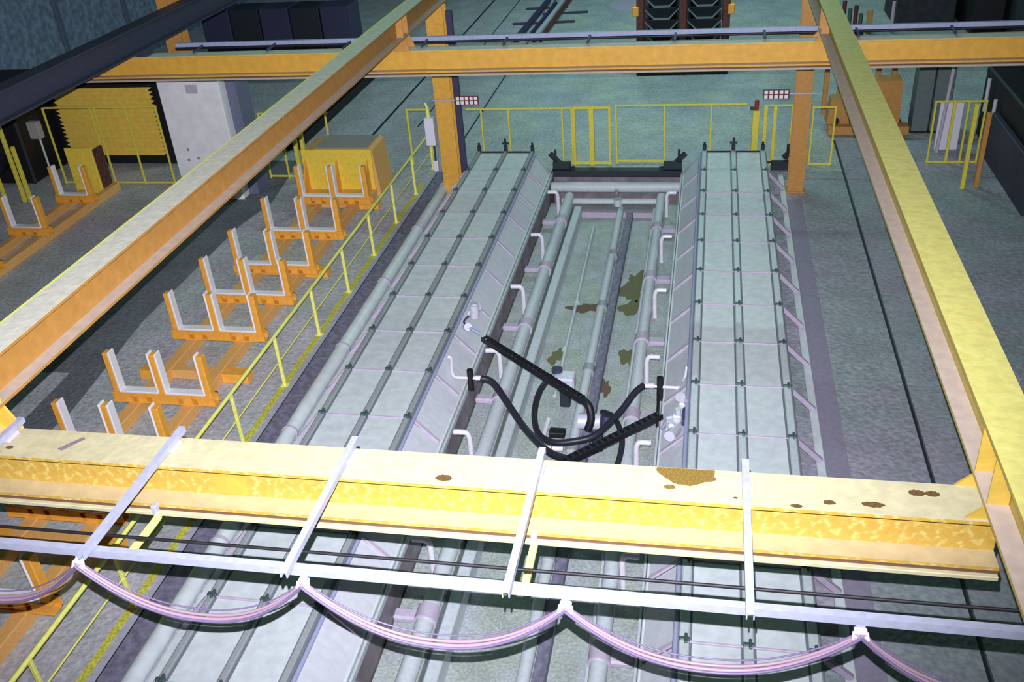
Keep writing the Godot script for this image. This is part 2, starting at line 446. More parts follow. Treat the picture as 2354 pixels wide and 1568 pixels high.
func stiffeners(t: Node3D, z: float, w: float, d: float, m: Material, drop: float) -> void:   # web plates and the hanger below
	for sx in [-1.0, 1.0]:
		for dz in [-0.2, 0.2]:
			var s := sn()
			box(s, Vector3(sx * (w * 0.25 + 0.005), -d * 0.5, z + dz), Vector3(w * 0.5 - 0.03, d - 0.07, 0.02), 0.003)
			part("stiffener", s, m, t)
	for dz in [-0.2, 0.2]:
		var s := sn()
		plate(s, [Vector3(-w * 0.5, -d, z + dz), Vector3(w * 0.5, -d, z + dz), Vector3(w * 0.5 + 0.12, -d - drop, z + dz), Vector3(-w * 0.5 - 0.12, -d - drop, z + dz)], Vector3(0, 0, 1), 0.024)
		part("hanger_plate", s, m, t)
	var s := sn()
	box(s, Vector3(0, -d - drop * 0.5, z), Vector3(0.03, drop, 0.376)); part("hanger_web", s, m, t)

func crossbeam(at: Vector3, x0: float, x1: float, w: float, d: float, m: Material, label: String, top_mat: Material, lower: Material) -> Node3D:
	var t := thing("cross_beam", label, "beam", at)
	var s := sn()
	prof(s, ibeam(w, d - 0.075, 0.035, 0.03), Vector3(x0, -(d - 0.075) * 0.5, 0), Vector3(x1, -(d - 0.075) * 0.5, 0))
	part("girder", s, m, t)
	s = sn()
	span(s, Vector3(x0, -d + 0.045, -w * 0.51), Vector3(x1, -d + 0.072, w * 0.51))
	part("conductor_bar", s, M.brown_bar, t)
	s = sn()
	span(s, Vector3(x0, -d, -w * 0.6), Vector3(x1, -d + 0.045, w * 0.6), 0.006)
	part("lower_plate", s, lower, t)
	s = sn(); span(s, Vector3(x0, 0, -w * 0.5), Vector3(x1, 0.003, w * 0.5)); part("pale_top", s, top_mat, t)  # paler plate along the top of the beam
	s = sn(); span(s, Vector3(x0, -d + 0.11, 0.016), Vector3(x1, -d + 0.113, w * 0.5)); part("pale_flange", s, M.pale_flange if top_mat == M.pale_top else M.pale_pink, t)
	return t

func h_column(x: float, z: float, w: float, dp: float, y0: float, y1: float, m: Material, label: String) -> Node3D:
	var t := thing("column", label, "column", Vector3(x, y0, z))
	var s := sn()
	prof(s, ibeam(w, dp, 0.035, 0.05), Vector3.ZERO, Vector3(0, y1 - y0, 0), Vector3(0, 0, -1))
	part("shaft", s, m, t)
	s = sn()
	box(s, Vector3(0, 0.015, 0), Vector3(w + 0.08, 0.03, dp + 0.08), 0.004)
	part("foot_plate", s, m, t)
	return t

func steelwork() -> void:
	var a := runway(-6.87, 5.47, 0.37, 0.485, M.ochre, "long ochre runway beam with a pale top, crossing diagonally above the roll rack", M.pale_top)
	stiffeners(a, -6.36, 0.37, 0.485, M.orange, 0.265)
	stiffeners(a, -20.93, 0.37, 0.485, M.column_orange, 0.265)
	var s := sn()
	span(s, Vector3(-0.225, -0.035, -38), Vector3(-0.187, 0.0, 3)); part("edge_strip", s, M.lime, a)
	var b := runway(2.40, 5.37, 0.38, 0.53, M.green_yellow, "long lemon yellow runway beam along the right side, above the bare floor", M.lemon_top)
	stiffeners(b, -6.36, 0.38, 0.53, M.yellow, 0.12)
	stiffeners(b, -20.93, 0.38, 0.53, M.column_orange, 0.12)
	var c := runway(-13.25, 5.47, 0.42, 0.57, M.dark_beam, "long dark navy runway beam at the upper left, in front of the teal wall")
	s = sn(); span(s, Vector3(-0.15, -0.75, -21.1), Vector3(0.15, -0.57, -20.76), 0.01); part("hanger_block", s, M.dark_beam, c)
	# front cross beam with its stains
	var f := crossbeam(Vector3(0, 4.72, -6.34), -7.05, 2.42, 0.43, 0.58, M.mottled_yellow, "pale yellow stained cross beam across the foreground, under both runway beams", M.pale_cream, M.pale_cream)
	var r := RandomNumberGenerator.new(); r.seed = 9
	for q in [[-2.15, 0.12, 0.075, 0.045, 0], [-0.06, -0.17, 0.25, 0.19, 1], [-0.2, 0.045, 0.05, 0.03, 1], [0.34, 0.13, 0.02, 0.012, 0], [0.82, 0.18, 0.05, 0.022, 0], [1.08, 0.11, 0.05, 0.028, 0], [1.42, 0.10, 0.09, 0.035, 0], [1.78, -0.08, 0.07, 0.04, 0], [1.90, -0.08, 0.06, 0.035, 0], [-6.5, 0.09, 0.04, 0.025, 0]]:
		var pts := []
		for k in 30:
			var an := TAU * k / 30
			var fr := r.randf_range(0.86, 1.08)
			pts.append(Vector3(q[0] + cos(an) * q[2] * fr, 0.004, clampf(q[1] + sin(an) * q[3] * fr, -0.21, 0.21)))
		s = sn(); plate(s, pts, Vector3.UP, 0.002)
		part("stain", s, M.stain if q[4] == 0 else M.tan_stain, f)
	s = sn()
	plate(s, [Vector3(-6.0, 0.004, 0.07), Vector3(-5.93, 0.004, 0.09), Vector3(-5.86, 0.004, -0.02), Vector3(-5.8, 0.004, -0.1), Vector3(-5.84, 0.004, -0.13), Vector3(-5.93, 0.004, -0.03)], Vector3.UP, 0.002)
	part("stain", s, M.bruise, f)
	s = sn(); box(s, Vector3(-4.32, -0.25, 0.018), Vector3(0.36, 0.4, 0.008), 0.003); part("patch_plate", s, M.yellow, f)
	# back cross beam
	crossbeam(Vector3(0, 4.72, -20.93), -15.0, 10.6, 0.38, 0.57, M.back_yellow, "orange yellow cross beam across the far end of the tanks, above the gates", M.pale_top, M.pale_flange)
	# columns
	var l := h_column(-6.86, -24.1, 0.46, 0.4, 0.0, 4.985, M.column_yellow, "yellow steel column at the far end of the left tank cover")
	s = sn(); box(s, Vector3(0.33, 2.45, -0.05), Vector3(0.16, 4.8, 0.14), 0.01); part("cable_duct", s, M.navy, l)
	h_column(2.31, -24.24, 0.40, 0.36, 0.0, 4.84, M.column_orange, "orange steel column at the far end of the right tank cover")
	var p := thing("pillar", "broad white plastered pillar behind the left runway beam", "pillar", Vector3(-13.75, 0, -24.0))
	s = sn(); box(s, Vector3(0, 1.95, 0.5), Vector3(1.8, 3.9, 0.4), 0.02); part("pillar_body", s, M.white_plaster, p)
	s = sn(); box(s, Vector3(0.32, 1.9, -0.1), Vector3(1.7, 3.8, 0.8), 0.02); part("back_block", s, M.blue_grey, p)  # blue grey block, darker than the white body in front
	s = sn(); box(s, Vector3(0.1, 3.2, 0.705), Vector3(0.34, 0.24, 0.01), 0.002); part("plaque", s, M.lilac_steel, p)
	for q in [[-0.45, 1.5], [-0.2, 1.25], [-0.5, 1.2], [-0.25, 0.85], [0.3, 1.2]]:
		s = sn(); tube(s, [Vector3(q[0], q[1], 0.70), Vector3(q[0], q[1], 0.706)], 0.045, 10); part("scuff", s, M.grey_box, p)
	h_column(-14.1, -24.0, 0.5, 0.4, 3.9, 7.5, M.column_orange, "olive orange stub column standing on top of the white pillar")

# ---------------------------------------------------------------- tank covers
func tank(xa: float, dir: float, label: String, far_dark: bool) -> void:
	# xa: outer rail x; dir: +1 when the trench lies on its +x side. Twelve bays of 1.43 m and more, from the far end to below the camera
	var t := thing("tank_cover", label, "tank cover", Vector3(xa, 0, -25.45))
	var L := 1.43
	var n := 17
	var W := 1.55
	var top := 0.60
	# shared panel mesh
	var s := sn()
	box(s, Vector3(0, 0, 0), Vector3(W * 0.5 - 0.07, 0.03, L - 0.035), 0.006)
	var pm := mesh_of(s, M.panel)
	s = sn(); box(s, Vector3.ZERO, Vector3(W * 0.5 - 0.09, 0.045, 0.032), 0.006)
	var jm := mesh_of(s, M.lilac_steel)
	s = sn(); bar(s, Vector3(0, 0.0, 0), Vector3(0.46, -0.44, 0), 0.028, L - 0.05, 0.004, Vector3(0, 0, 1))
	var sp := mesh_of(s, M.side_panel)
	s = sn()
	box(s, Vector3(0, 0.02, 0), Vector3(0.13, 0.07, 0.06), 0.01)
	box(s, Vector3(0.02, 0.045, 0.0), Vector3(0.04, 0.05, 0.15), 0.01)
	var cm := mesh_of(s, M.clamp)
	s = sn(); bar(s, Vector3(0.02, 0.01, 0), Vector3(0.44, -0.42, 0.03), 0.035, 0.075, 0.006, Vector3(0, 0, 1))
	var rm := mesh_of(s, M.lilac_steel)
	s = sn(); bar(s, Vector3(-0.02, -0.02, 0), Vector3(-0.45, -0.50, 0.12), 0.09, 0.08, 0.01, Vector3(0, 0, 1))
	var om := mesh_of(s, M.lilac_steel)
	for k in n:
		var z := L * (k + 0.5)
		for c in 2:
			put("top_panel", pm, t, Vector3(dir * (W * 0.25 + c * W * 0.5), top - 0.02, z))
			put("joint_strip", jm, t, Vector3(dir * (W * 0.25 + c * W * 0.5), top - 0.006, L * (k + 1)))
		var B := Basis.IDENTITY if dir > 0 else Basis(Vector3(-1, 0, 0), Vector3.UP, Vector3(0, 0, -1))
		put("side_panel", sp, t, Vector3(dir * (W + 0.06), top - 0.05, z), B)
		put("side_rib", rm, t, Vector3(dir * (W + 0.08), top - 0.03, L * (k + 1)), B)
		var B2 := Basis.IDENTITY if dir > 0 else Basis(Vector3(-1, 0, 0), Vector3.UP, Vector3(0, 0, -1))
		var o := put("brace", om, t, Vector3(-dir * 0.04, top, L * (k + 1)), B2)
		if dir < 0: o.scale.z = 1.0
		for c in 3:
			put("clamp", cm, t, Vector3(dir * (W * 0.5 * c), top + 0.015, L * (k + 1)))
	# rails over the panel edges
	for c in 3:
		s = sn()
		var rx := dir * W * 0.5 * c
		var rw := 0.045 if dir > 0 else 0.062
		span(s, Vector3(rx - rw, top - 0.01, 0), Vector3(rx + rw, top + 0.05, L * n), 0.014)
		part("top_rail", s, M.pipe_rail if dir > 0 else M.galv, t)
		s = sn(); span(s, Vector3(rx - rw - 0.03, top - 0.02, 0), Vector3(rx + rw + 0.03, top + 0.006, L * n), 0.004)
		part("gasket", s, M.gasket, t)
	s = sn(); tube(s, [Vector3(dir * (W + 0.11), top - 0.01, 0.1), Vector3(dir * (W + 0.11), top - 0.01, L * n)], 0.035, 8)
	part("conduit", s, M.blue_rail, t)
	# body below the panels
	s = sn()
	var pr := PackedVector2Array([Vector2(0.0, 0.0), Vector2(W + 0.5, 0.0), Vector2(W + 0.5, 0.06), Vector2(W + 0.03, 0.52), Vector2(0.0, 0.54)])
	if dir < 0:
		for i in pr.size(): pr[i].x = -pr[i].x
	prof(s, pr, Vector3(0, 0, L * n), Vector3(0, 0, 0))
	part("tank_body", s, M.trench_wall, t)
	# inner edge beam above the trench
	s = sn(); span(s, Vector3(dir * (W + 0.50), 0.0, 0.05), Vector3(dir * (W + 0.56), 0.12, L * n), 0.008); part("edge_beam", s, M.panel, t)
	s = sn(); span(s, Vector3(dir * (W + 0.575), -0.02, 0.05), Vector3(dir * (W + 0.615), 0.09, L * n), 0.008); part("edge_angle", s, M.galv, t)
	# outer side: footing beam at the floor
	s = sn(); span(s, Vector3(-dir * 0.42, 0.0, 0.3), Vector3(-dir * 0.56, 0.07, L * n), 0.01); part("footing_beam", s, M.panel, t)
	if dir > 0:
		s = sn(); tube(s, [Vector3(-0.75, 0.07, 0.6), Vector3(-0.75, 0.07, L * n)], 0.14, 14); part("side_pipe", s, M.panel, t)
		for k in 9:
			s = sn(); tube(s, [Vector3(-0.75, 0.07, 1.3 + 2.86 * k), Vector3(-0.75, 0.07, 1.36 + 2.86 * k)], 0.155, 14); part("pipe_collar", s, M.lilac_steel, t)
	# far end plate and black fittings
	s = sn(); span(s, Vector3(0, 0.45, -0.05), Vector3(dir * W, 0.62, -0.01), 0.004); part("end_plate", s, M.dark_steel, t)
	for c in 3:
		s = sn()
		var x := dir * W * 0.5 * c
		span(s, Vector3(x - 0.05, 0.5, -0.12), Vector3(x + 0.05, 0.78, -0.03), 0.01)
		tube(s, [Vector3(x, 0.7, -0.07), Vector3(x, 0.98 if c == 1 else 0.86, -0.07)], 0.03, 8)
		if c == 1:
			span(s, Vector3(x - 0.1, 0.82, -0.1), Vector3(x + 0.1, 0.87, -0.04), 0.008)
		part("end_fitting", s, M.dark_steel, t)

func tanks() -> void:
	tank(-6.40, 1.0, "pale grey panelled tank cover between the yellow handrail and the open trench", true)
	tank(1.50, -1.0, "pale grey panelled tank cover between the open trench and the bare floor at right", false)
	for q in [[-4.05, 0.75, -25.35, "black hinge block at the trench end, beside the left tank cover"], [-0.85, 0.75, -25.35, "black hinge block at the trench end, beside the right tank cover"], [2.06, 0.5, -25.72, "black hinge block at the foot of the orange column"]]:
		var t := thing("hinge_block", q[3], "bracket", Vector3(q[0], 0, q[2]))
		var s := sn()
		var sx: float = 1.0 if q[0] < -2.0 else -1.0
		box(s, Vector3(0.05 * sx, 0.255 if q[0] < 1.0 else 0.12, 0), Vector3(0.5, 0.22 if q[0] < 1.0 else 0.24, 0.16), 0.015); part("block", s, M.dark_steel, t)
		s = sn(); bar(s, Vector3(-0.30 * sx, 0.55, -0.15), Vector3(-0.02 * sx, 0.3, -0.06), 0.12, 0.13, 0.015); part("arm", s, M.dark_steel, t)
		s = sn(); tube(s, [Vector3(-0.12 * sx, 0.28, 0), Vector3(-0.12 * sx, 0.72, 0)], 0.035, 8); part("pin", s, M.dark_steel, t)
		s = sn(); tube(s, [Vector3(0.3 * sx, 0.2, 0), Vector3(0.42 * sx, 0.2, 0)], 0.03, 8); part("stub", s, M.black, t)

# ---------------------------------------------------------------- trench
func trench() -> void:
	var s := sn()
	span(s, Vector3(-4.28, -0.04, -25.5), Vector3(-0.64, 0.14, -25.2), 0.015)
	lone("end_beam", s, M.dark_steel, "dark green steel beam spanning the far end of the trench", "beam")
	var t := thing("cross_pipe", "thick pale pipe across the far end of the trench, under the dark beam", "pipe", Vector3(-2.46, -0.26, -25.02))
	s = sn(); tube(s, [Vector3(-1.8, 0, 0), Vector3(1.8, 0, 0)], 0.15, 16); part("pipe", s, M.pipe, t)
	s = sn(); box(s, Vector3(0.05, -0.12, 0.1), Vector3(0.1, 0.2, 0.14), 0.015); part("pipe_clip", s, M.trench_wall, t)
	t = thing("cross_pipe", "thinner pale pipe across the far end of the trench, below the thick one", "pipe", Vector3(-2.46, -0.62, -24.85))
	s = sn(); tube(s, [Vector3(-1.5, 0, 0), Vector3(1.5, 0, 0)], 0.09, 14); part("pipe", s, M.pipe, t)
	s = sn(); tube(s, [Vector3(0.08, -0.1, 0.05), Vector3(0.08, 0.1, 0.05)], 0.12, 12); part("tee", s, M.pipe, t)
	s = sn(); span(s, Vector3(-3.45, -1.0, -24.75), Vector3(-1.3, -0.84, -24.55), 0.015)
	lone("sill", s, M.lilac_steel, "low pale sill across the trench floor at its far end", "sill")
	# long pipes
	t = thing("header_pipe", "thick pale header pipe along the left trench wall, with lilac collars", "pipe", Vector3(-3.72, -0.42, 0))
	s = sn(); tube(s, [Vector3(0, 0, -24.7), Vector3(0, 0, 4)], 0.135, 14); part("pipe", s, M.pipe, t)
	for k in 10:
		s = sn(); var z := -23.0 + 2.76 * k
		tube(s, [Vector3(0, 0, z - 0.13), Vector3(0, 0, z + 0.13)], 0.17, 16); box(s, Vector3(-0.30, -0.02, z), Vector3(0.4, 0.12, 0.2), 0.03); part("saddle", s, M.lilac_steel, t)
	t = thing("header_pipe", "thick pale header pipe along the right trench wall, with lilac collars", "pipe", Vector3(-1.17, -0.42, 0))
	s = sn(); tube(s, [Vector3(0, 0, -24.7), Vector3(0, 0, 4)], 0.125, 14); part("pipe", s, M.pipe, t)
	for k in 10:
		s = sn(); var z := -22.6 + 2.76 * k
		tube(s, [Vector3(0, 0, z - 0.15), Vector3(0, 0, z + 0.15)], 0.16, 16); box(s, Vector3(0.28, -0.02, z), Vector3(0.4, 0.12, 0.24), 0.03); part("saddle", s, M.lilac_steel, t)
	s = sn(); span(s, Vector3(-4.26, -1.0, -24.7), Vector3(-3.62, -0.62, 4), 0.01)
	lone("gutter_shelf", s, M.trench_concrete, "low concrete shelf behind the left header pipe, under the hooked vent pipes", "shelf")
	s = sn(); span(s, Vector3(-1.19, -1.0, -24.7), Vector3(-0.66, -0.62, 4), 0.01)
	lone("gutter_shelf", s, M.trench_concrete, "low concrete shelf behind the right header pipe, under the hooked vent pipes", "shelf")
	s = sn(); span(s, Vector3(-3.56, -1.0, -24.5), Vector3(-3.36, -0.62, 4), 0.02)
	lone("ledge", s, M.pipe, "long pale steel ledge along the left side of the trench floor", "ledge")
	s = sn(); span(s, Vector3(-1.38, -1.0, -24.5), Vector3(-1.22, -0.66, 4), 0.02)
	lone("ledge", s, M.pipe, "long pale steel ledge along the right side of the trench floor", "ledge")
	t = thing("drain_pipe", "thick pale jointed pipe along the middle of the trench floor", "pipe", Vector3(-2.3, -0.84, 0))
	s = sn(); tube(s, [Vector3(0, 0, -24.8), Vector3(0.03, 0, -21.5), Vector3(0.06, 0, -15), Vector3(0.07, 0, -8), Vector3(0.07, 0, 4)], 0.10, 14); part("pipe", s, M.pipe, t)
	for z in [-21.9, -19.2, -16.5, -13.8, -11.0, -8.3]:
		s = sn(); tube(s, [Vector3(0.06, 0, z - 0.12), Vector3(0.06, 0, z + 0.12)], 0.125, 14); part("coupling", s, M.pipe_rail, t)
	s = sn(); span(s, Vector3(-2.11, -1.0, -24.5), Vector3(-1.93, -0.80, 4), 0.01)
	lone("cable_tray", s, M.channel_steel, "dark steel cable tray beside the middle trench pipe", "cable tray")
	t = thing("rod_pipe", "thin pale pipe along the trench floor, left of the thick pipe", "pipe", Vector3(-2.9, -0.9, 0))
	s = sn(); tube(s, [Vector3(-0.05, 0, -23.9), Vector3(0.02, 0, -19.5), Vector3(0.08, 0, -15.6)], 0.04, 10); part("pipe", s, M.galv, t)
	for z in [-19.5, -17.4]:
		s = sn(); tube(s, [Vector3(0.03, 0, z - 0.06), Vector3(0.03, 0, z + 0.06)], 0.055, 10); part("coupling", s, M.galv, t)
	# hooked vent pipes
	for sd in 2:
		var left := sd == 0
		var x := -4.18 if left else -0.74
		var e := -3.915 if left else -0.985
		s = sn()
		tube(s, curve([Vector3(x, 0.06, 0), Vector3(x * 0.5 + e * 0.5, 0.065, 0), Vector3(e * 0.85 + x * 0.15, 0.05, 0), Vector3(e, -0.06, 0), Vector3(e, -0.25, 0), Vector3(e, -0.62, 0)], 4), 0.05, 10)
		var vm := mesh_of(s, M.pale_pipe)
		for k in 8:
			var z := -23.85 + 2.72 * k
			var o := put("vent_pipe", vm, self, Vector3(0, 0, z))
			tag(o, "white hooked vent pipe on the %s trench wall, %s from the far end" % ["left" if left else "right", ORD[k]], "pipe", "hooked vent pipes along the %s trench wall" % ["left" if left else "right"])

func fittings() -> void:
	var s: SurfaceTool
	# valve clusters on the inner slopes
	var t := thing("valve_cluster", "silver valve cluster on the inner slope of the left tank cover", "valve", Vector3(-4.56, 0.47, -16.2))
	s = sn(); tube(s, [Vector3(-0.05, 0.0, -0.3), Vector3(0.0, 0.12, -0.12), Vector3(0.02, 0.16, 0.02)], 0.07, 10); part("valve_body", s, M.galv, t)
	s = sn(); tube(s, [Vector3(0.08, 0.06, 0.02), Vector3(0.10, 0.34, 0.0)], 0.10, 14); part("actuator", s, M.white_metal, t)
	s = sn(); tube(s, [Vector3(0.0, 0.05, 0.4), Vector3(0.06, 0.12, 0.5)], 0.08, 12); part("motor", s, M.white_metal, t)
	s = sn(); tube(s, curve([Vector3(0, 0.05, 0.42), Vector3(0.12, 0.08, 0.5), Vector3(0.3, -0.02, 0.52)], 4), 0.03, 8); part("outlet", s, M.blue_rail, t)
	s = sn(); tube(s, curve([Vector3(-0.02, 0.1, 0.0), Vector3(-0.1, 0.06, 0.2), Vector3(0.05, 0.02, 0.42)], 4), 0.02, 8); part("line", s, M.navy, t)
	s = sn(); tube(s, curve([Vector3(0.02, 0.2, -0.25), Vector3(0.14, 0.28, -0.2), Vector3(0.2, 0.2, -0.05)], 5), 0.025, 8); part("bypass", s, M.white_metal, t)
	s = sn(); box(s, Vector3(0.02, 0.1, -0.42), Vector3(0.14, 0.1, 0.12), 0.02); part("flange", s, M.blue_rail, t)
	s = sn(); tube(s, [Vector3(0.1, 0.34, 0.0), Vector3(0.105, 0.38, -0.005)], 0.06, 12); part("cap", s, M.galv, t)
	t = thing("valve_cluster", "silver valve cluster on the inner slope of the right tank cover", "valve", Vector3(-0.32, 0.47, -13.1))
	s = sn(); tube(s, [Vector3(0.12, 0.1, -0.5), Vector3(0.02, 0.06, 0.0), Vector3(-0.06, 0.02, 0.5)], 0.07, 10); part("valve_body", s, M.galv, t)
	s = sn(); tube(s, [Vector3(0.1, 0.1, -0.42), Vector3(0.04, 0.24, -0.34)], 0.09, 12); part("actuator", s, M.white_metal, t)
	s = sn(); tube(s, [Vector3(0.0, 0.05, 0.3), Vector3(-0.1, 0.12, 0.62)], 0.09, 12); part("motor", s, M.white_metal, t)
	s = sn(); tube(s, [Vector3(0.02, 0.12, 0.05), Vector3(-0.18, 0.14, 0.16)], 0.035, 8); part("outlet", s, M.white_metal, t)
	s = sn(); box(s, Vector3(0.12, 0.08, -0.15), Vector3(0.08, 0.1, 0.7), 0.01); part("bracket", s, M.navy, t)
	s = sn(); box(s, Vector3(-0.12, 0.03, 0.2), Vector3(0.1, 0.06, 0.3), 0.01); part("manifold", s, M.galv, t)
	for q in [[0.07, -0.25, 0.12], [0.0, 0.12, 0.16], [-0.08, 0.36, 0.12]]:
		s = sn(); box(s, Vector3(q[0], 0.13, q[1]), Vector3(q[2], 0.14, 0.11), 0.025); part("valve_block", s, M.white_metal, t)
	s = sn(); tube(s, [Vector3(0.02, 0.2, 0.12), Vector3(0.02, 0.32, 0.12)], 0.05, 10); part("cap", s, M.galv, t)
	s = sn(); tube(s, [Vector3(-0.06, 0.06, -0.1), Vector3(-0.24, -0.02, 0.22)], 0.03, 8); part("drain", s, M.blue_rail, t)
	# zigzag supply pipes with their black cocks
	t = thing("supply_pipe", "white zigzag supply pipe with a black cock on the left tank cover", "pipe", Vector3(-4.35, 0.3, -14.5))
	s = sn(); tube(s, curve([Vector3(-0.31, 0.24, -0.16), Vector3(-0.24, 0.22, -0.14), Vector3(-0.18, 0.12, 0.1), Vector3(-0.1, 0.05, 0.22), Vector3(0.1, 0.05, 0.24), Vector3(0.42, 0.05, 0.22)], 4), 0.032, 8); part("pipe", s, M.pale_pipe, t)
	s = sn(); tube(s, [Vector3(0.2, -0.2, 0.26), Vector3(0.2, 0.22, 0.22)], 0.06, 10); part("cock", s, M.black, t)
	s = sn(); tube(s, [Vector3(0.3, 0.05, 0.23), Vector3(0.48, 0.05, 0.22)], 0.05, 10); part("ferrule", s, M.pale_pipe, t)
	t = thing("supply_pipe", "white zigzag supply pipe with a black cock on the right tank cover", "pipe", Vector3(-0.4, 0.3, -14.45))
	s = sn(); tube(s, curve([Vector3(0.20, 0.26, -0.16), Vector3(0.19, 0.2, -0.10), Vector3(0.16, 0.12, 0.05), Vector3(0.1, 0.05, 0.18), Vector3(-0.1, 0.05, 0.2), Vector3(-0.5, 0.05, 0.18)], 4), 0.032, 8); part("pipe", s, M.pale_pipe, t)
	s = sn(); tube(s, [Vector3(-0.26, -0.25, 0.22), Vector3(-0.26, 0.24, 0.18)], 0.06, 10); part("cock", s, M.black, t)
	s = sn(); tube(s, [Vector3(-0.36, 0.05, 0.18), Vector3(-0.56, 0.05, 0.18)], 0.05, 10); part("ferrule", s, M.pale_pipe, t)
	s = sn(); tube(s, [Vector3(-0.28, -0.1, 0.25), Vector3(-0.26, -0.16, 1.1)], 0.028, 8); part("cable", s, M.black, t)
	# hoses
	s = sn(); tube(s, curve([Vector3(-3.95, 0.35, -14.27), Vector3(-3.72, 0.30, -14.22), Vector3(-3.4, 0.15, -13.85), Vector3(-3.0, 0.02, -13.3), Vector3(-2.62, -0.02, -12.85), Vector3(-2.38, 0.0, -12.6), Vector3(-2.1, 0.05, -12.42)], 8), 0.062, 12)
	lone("hose", s, M.rubber, "thick dark hose hanging from the left tank cover down to the lower cable chain", "hose")
	s = sn(); tube(s, curve([Vector3(-0.95, 0.35, -14.27), Vector3(-1.1, 0.30, -14.1), Vector3(-1.34, 0.12, -13.72), Vector3(-1.7, 0.0, -13.2), Vector3(-2.05, -0.05, -13.05), Vector3(-2.45, -0.1, -13.05), Vector3(-2.75, -0.15, -13.35), Vector3(-2.93, -0.2, -14.0), Vector3(-2.95, -0.2, -14.7), Vector3(-2.85, -0.3, -15.4)], 8), 0.058, 12)
	lone("hose", s, M.rubber, "thick dark hose looping from the right tank cover round the middle of the trench", "hose")
	s = sn(); tube(s, curve([Vector3(-1.68, -0.05, -13.95), Vector3(-1.45, 0.0, -13.75), Vector3(-1.27, -0.05, -13.3), Vector3(-1.25, -0.12, -12.8), Vector3(-1.42, -0.4, -12.2), Vector3(-1.62, -0.75, -11.7)], 8), 0.05, 12)
	lone("hose", s, M.rubber, "short dark hose bending down beside the right trench wall, below the cable chain", "hose")
	# cable chains
	var n := 24
	for q in [[Vector3(-4.2, 0.36, -15.68), Vector3(-1.98, 0.34, -13.74), "black cable chain slanting from the left tank cover into the trench"], [Vector3(-0.6, 0.36, -13.38), Vector3(-2.1, 0.2, -12.15), "black cable chain slanting from the right tank cover to the trench middle"]]:
		var c := thing("cable_chain", q[2], "cable chain", q[0])
		var d: Vector3 = q[1] - q[0]
		var m: int = n if d.length() > 2.5 else 17
		var dirv := d.normalized()
		var rt := dirv.cross(Vector3.UP).normalized()
		var B := Basis(rt, rt.cross(dirv), -dirv)
		s = sn()
		box(s, Vector3(0.06, 0, 0), Vector3(0.014, 0.11, 0.115), 0.003); box(s, Vector3(-0.06, 0, 0), Vector3(0.014, 0.11, 0.115), 0.003)
		box(s, Vector3(0, 0.045, 0), Vector3(0.12, 0.014, 0.05)); box(s, Vector3(0, -0.045, 0), Vector3(0.12, 0.014, 0.05))
		var lm := mesh_of(s, M.chain)
		for k in m:
			put("link", lm, c, d * ((k + 0.5) / m), B)
		s = sn(); bar(s, d * 0.02 - Vector3(0, 0.03, 0), d * 0.98 - Vector3(0, 0.03, 0), 0.03, 0.02, 0.005); part("cable_pack", s, M.rubber, c)
		if m == n:
			s = sn(); tube(s, curve([d, d + Vector3(0.12, -0.05, 0.12), d + Vector3(0.16, -0.25, 0.22), d + Vector3(0.1, -0.45, 0.28)], 5), 0.07, 10); part("end_bend", s, M.chain, c)
	# boxes and small frame on the trench middle
	t = thing("motor_box", "white motor box under the upper cable chain, on the thin trench pipe", "motor", Vector3(-2.58, -0.42, -15.45))
	s = sn(); box(s, Vector3.ZERO, Vector3(0.42, 0.28, 0.34), 0.03); part("housing", s, M.white_metal, t)
	s = sn(); box(s, Vector3(0, -0.36, 0), Vector3(0.2, 0.45, 0.2), 0.02); part("foot", s, M.dark_steel, t)
	s = sn(); tube(s, [Vector3(-0.16, 0.14, -0.12), Vector3(-0.16, 0.2, -0.12)], 0.11, 12); part("cap", s, M.navy, t)
	t = thing("motor_box", "white motor box at the end of the upper cable chain, beside the looping hose", "motor", Vector3(-1.92, -0.35, -14.05))
	s = sn(); tube(s, [Vector3(-0.2, 0, 0), Vector3(0.2, 0, 0)], 0.15, 16); part("housing", s, M.white_metal, t)
	s = sn(); box(s, Vector3(0.14, -0.38, 0), Vector3(0.2, 0.5, 0.2), 0.02); part("foot", s, M.dark_steel, t)
	s = sn(); tube(s, [Vector3(0.32, 0.12, -0.02), Vector3(0.3, -0.05, 0.05)], 0.10, 12); part("gland", s, M.navy, t)
	t = thing("service_frame", "small pale pipe frame with a black slotted box, in the middle of the trench", "frame", Vector3(-2.6, -0.75, -13.95))
	s = sn(); tube(s, curve([Vector3(-0.16, 0.1, -0.5), Vector3(-0.18, 0.05, 0.1), Vector3(-0.12, 0.0, 0.22), Vector3(0.0, 0.0, 0.24)], 4), 0.05, 10); part("elbow", s, M.pale_pipe, t)
	s = sn(); box(s, Vector3(0.05, 0.02, -0.2), Vector3(0.30, 0.12, 0.2), 0.015); part("slotted_box", s, M.black, t)
	s = sn(); tube(s, [Vector3(0.02, 0.0, 0.24), Vector3(0.22, 0.0, 0.24)], 0.06, 10); part("bottom_pipe", s, M.pale_pipe, t)

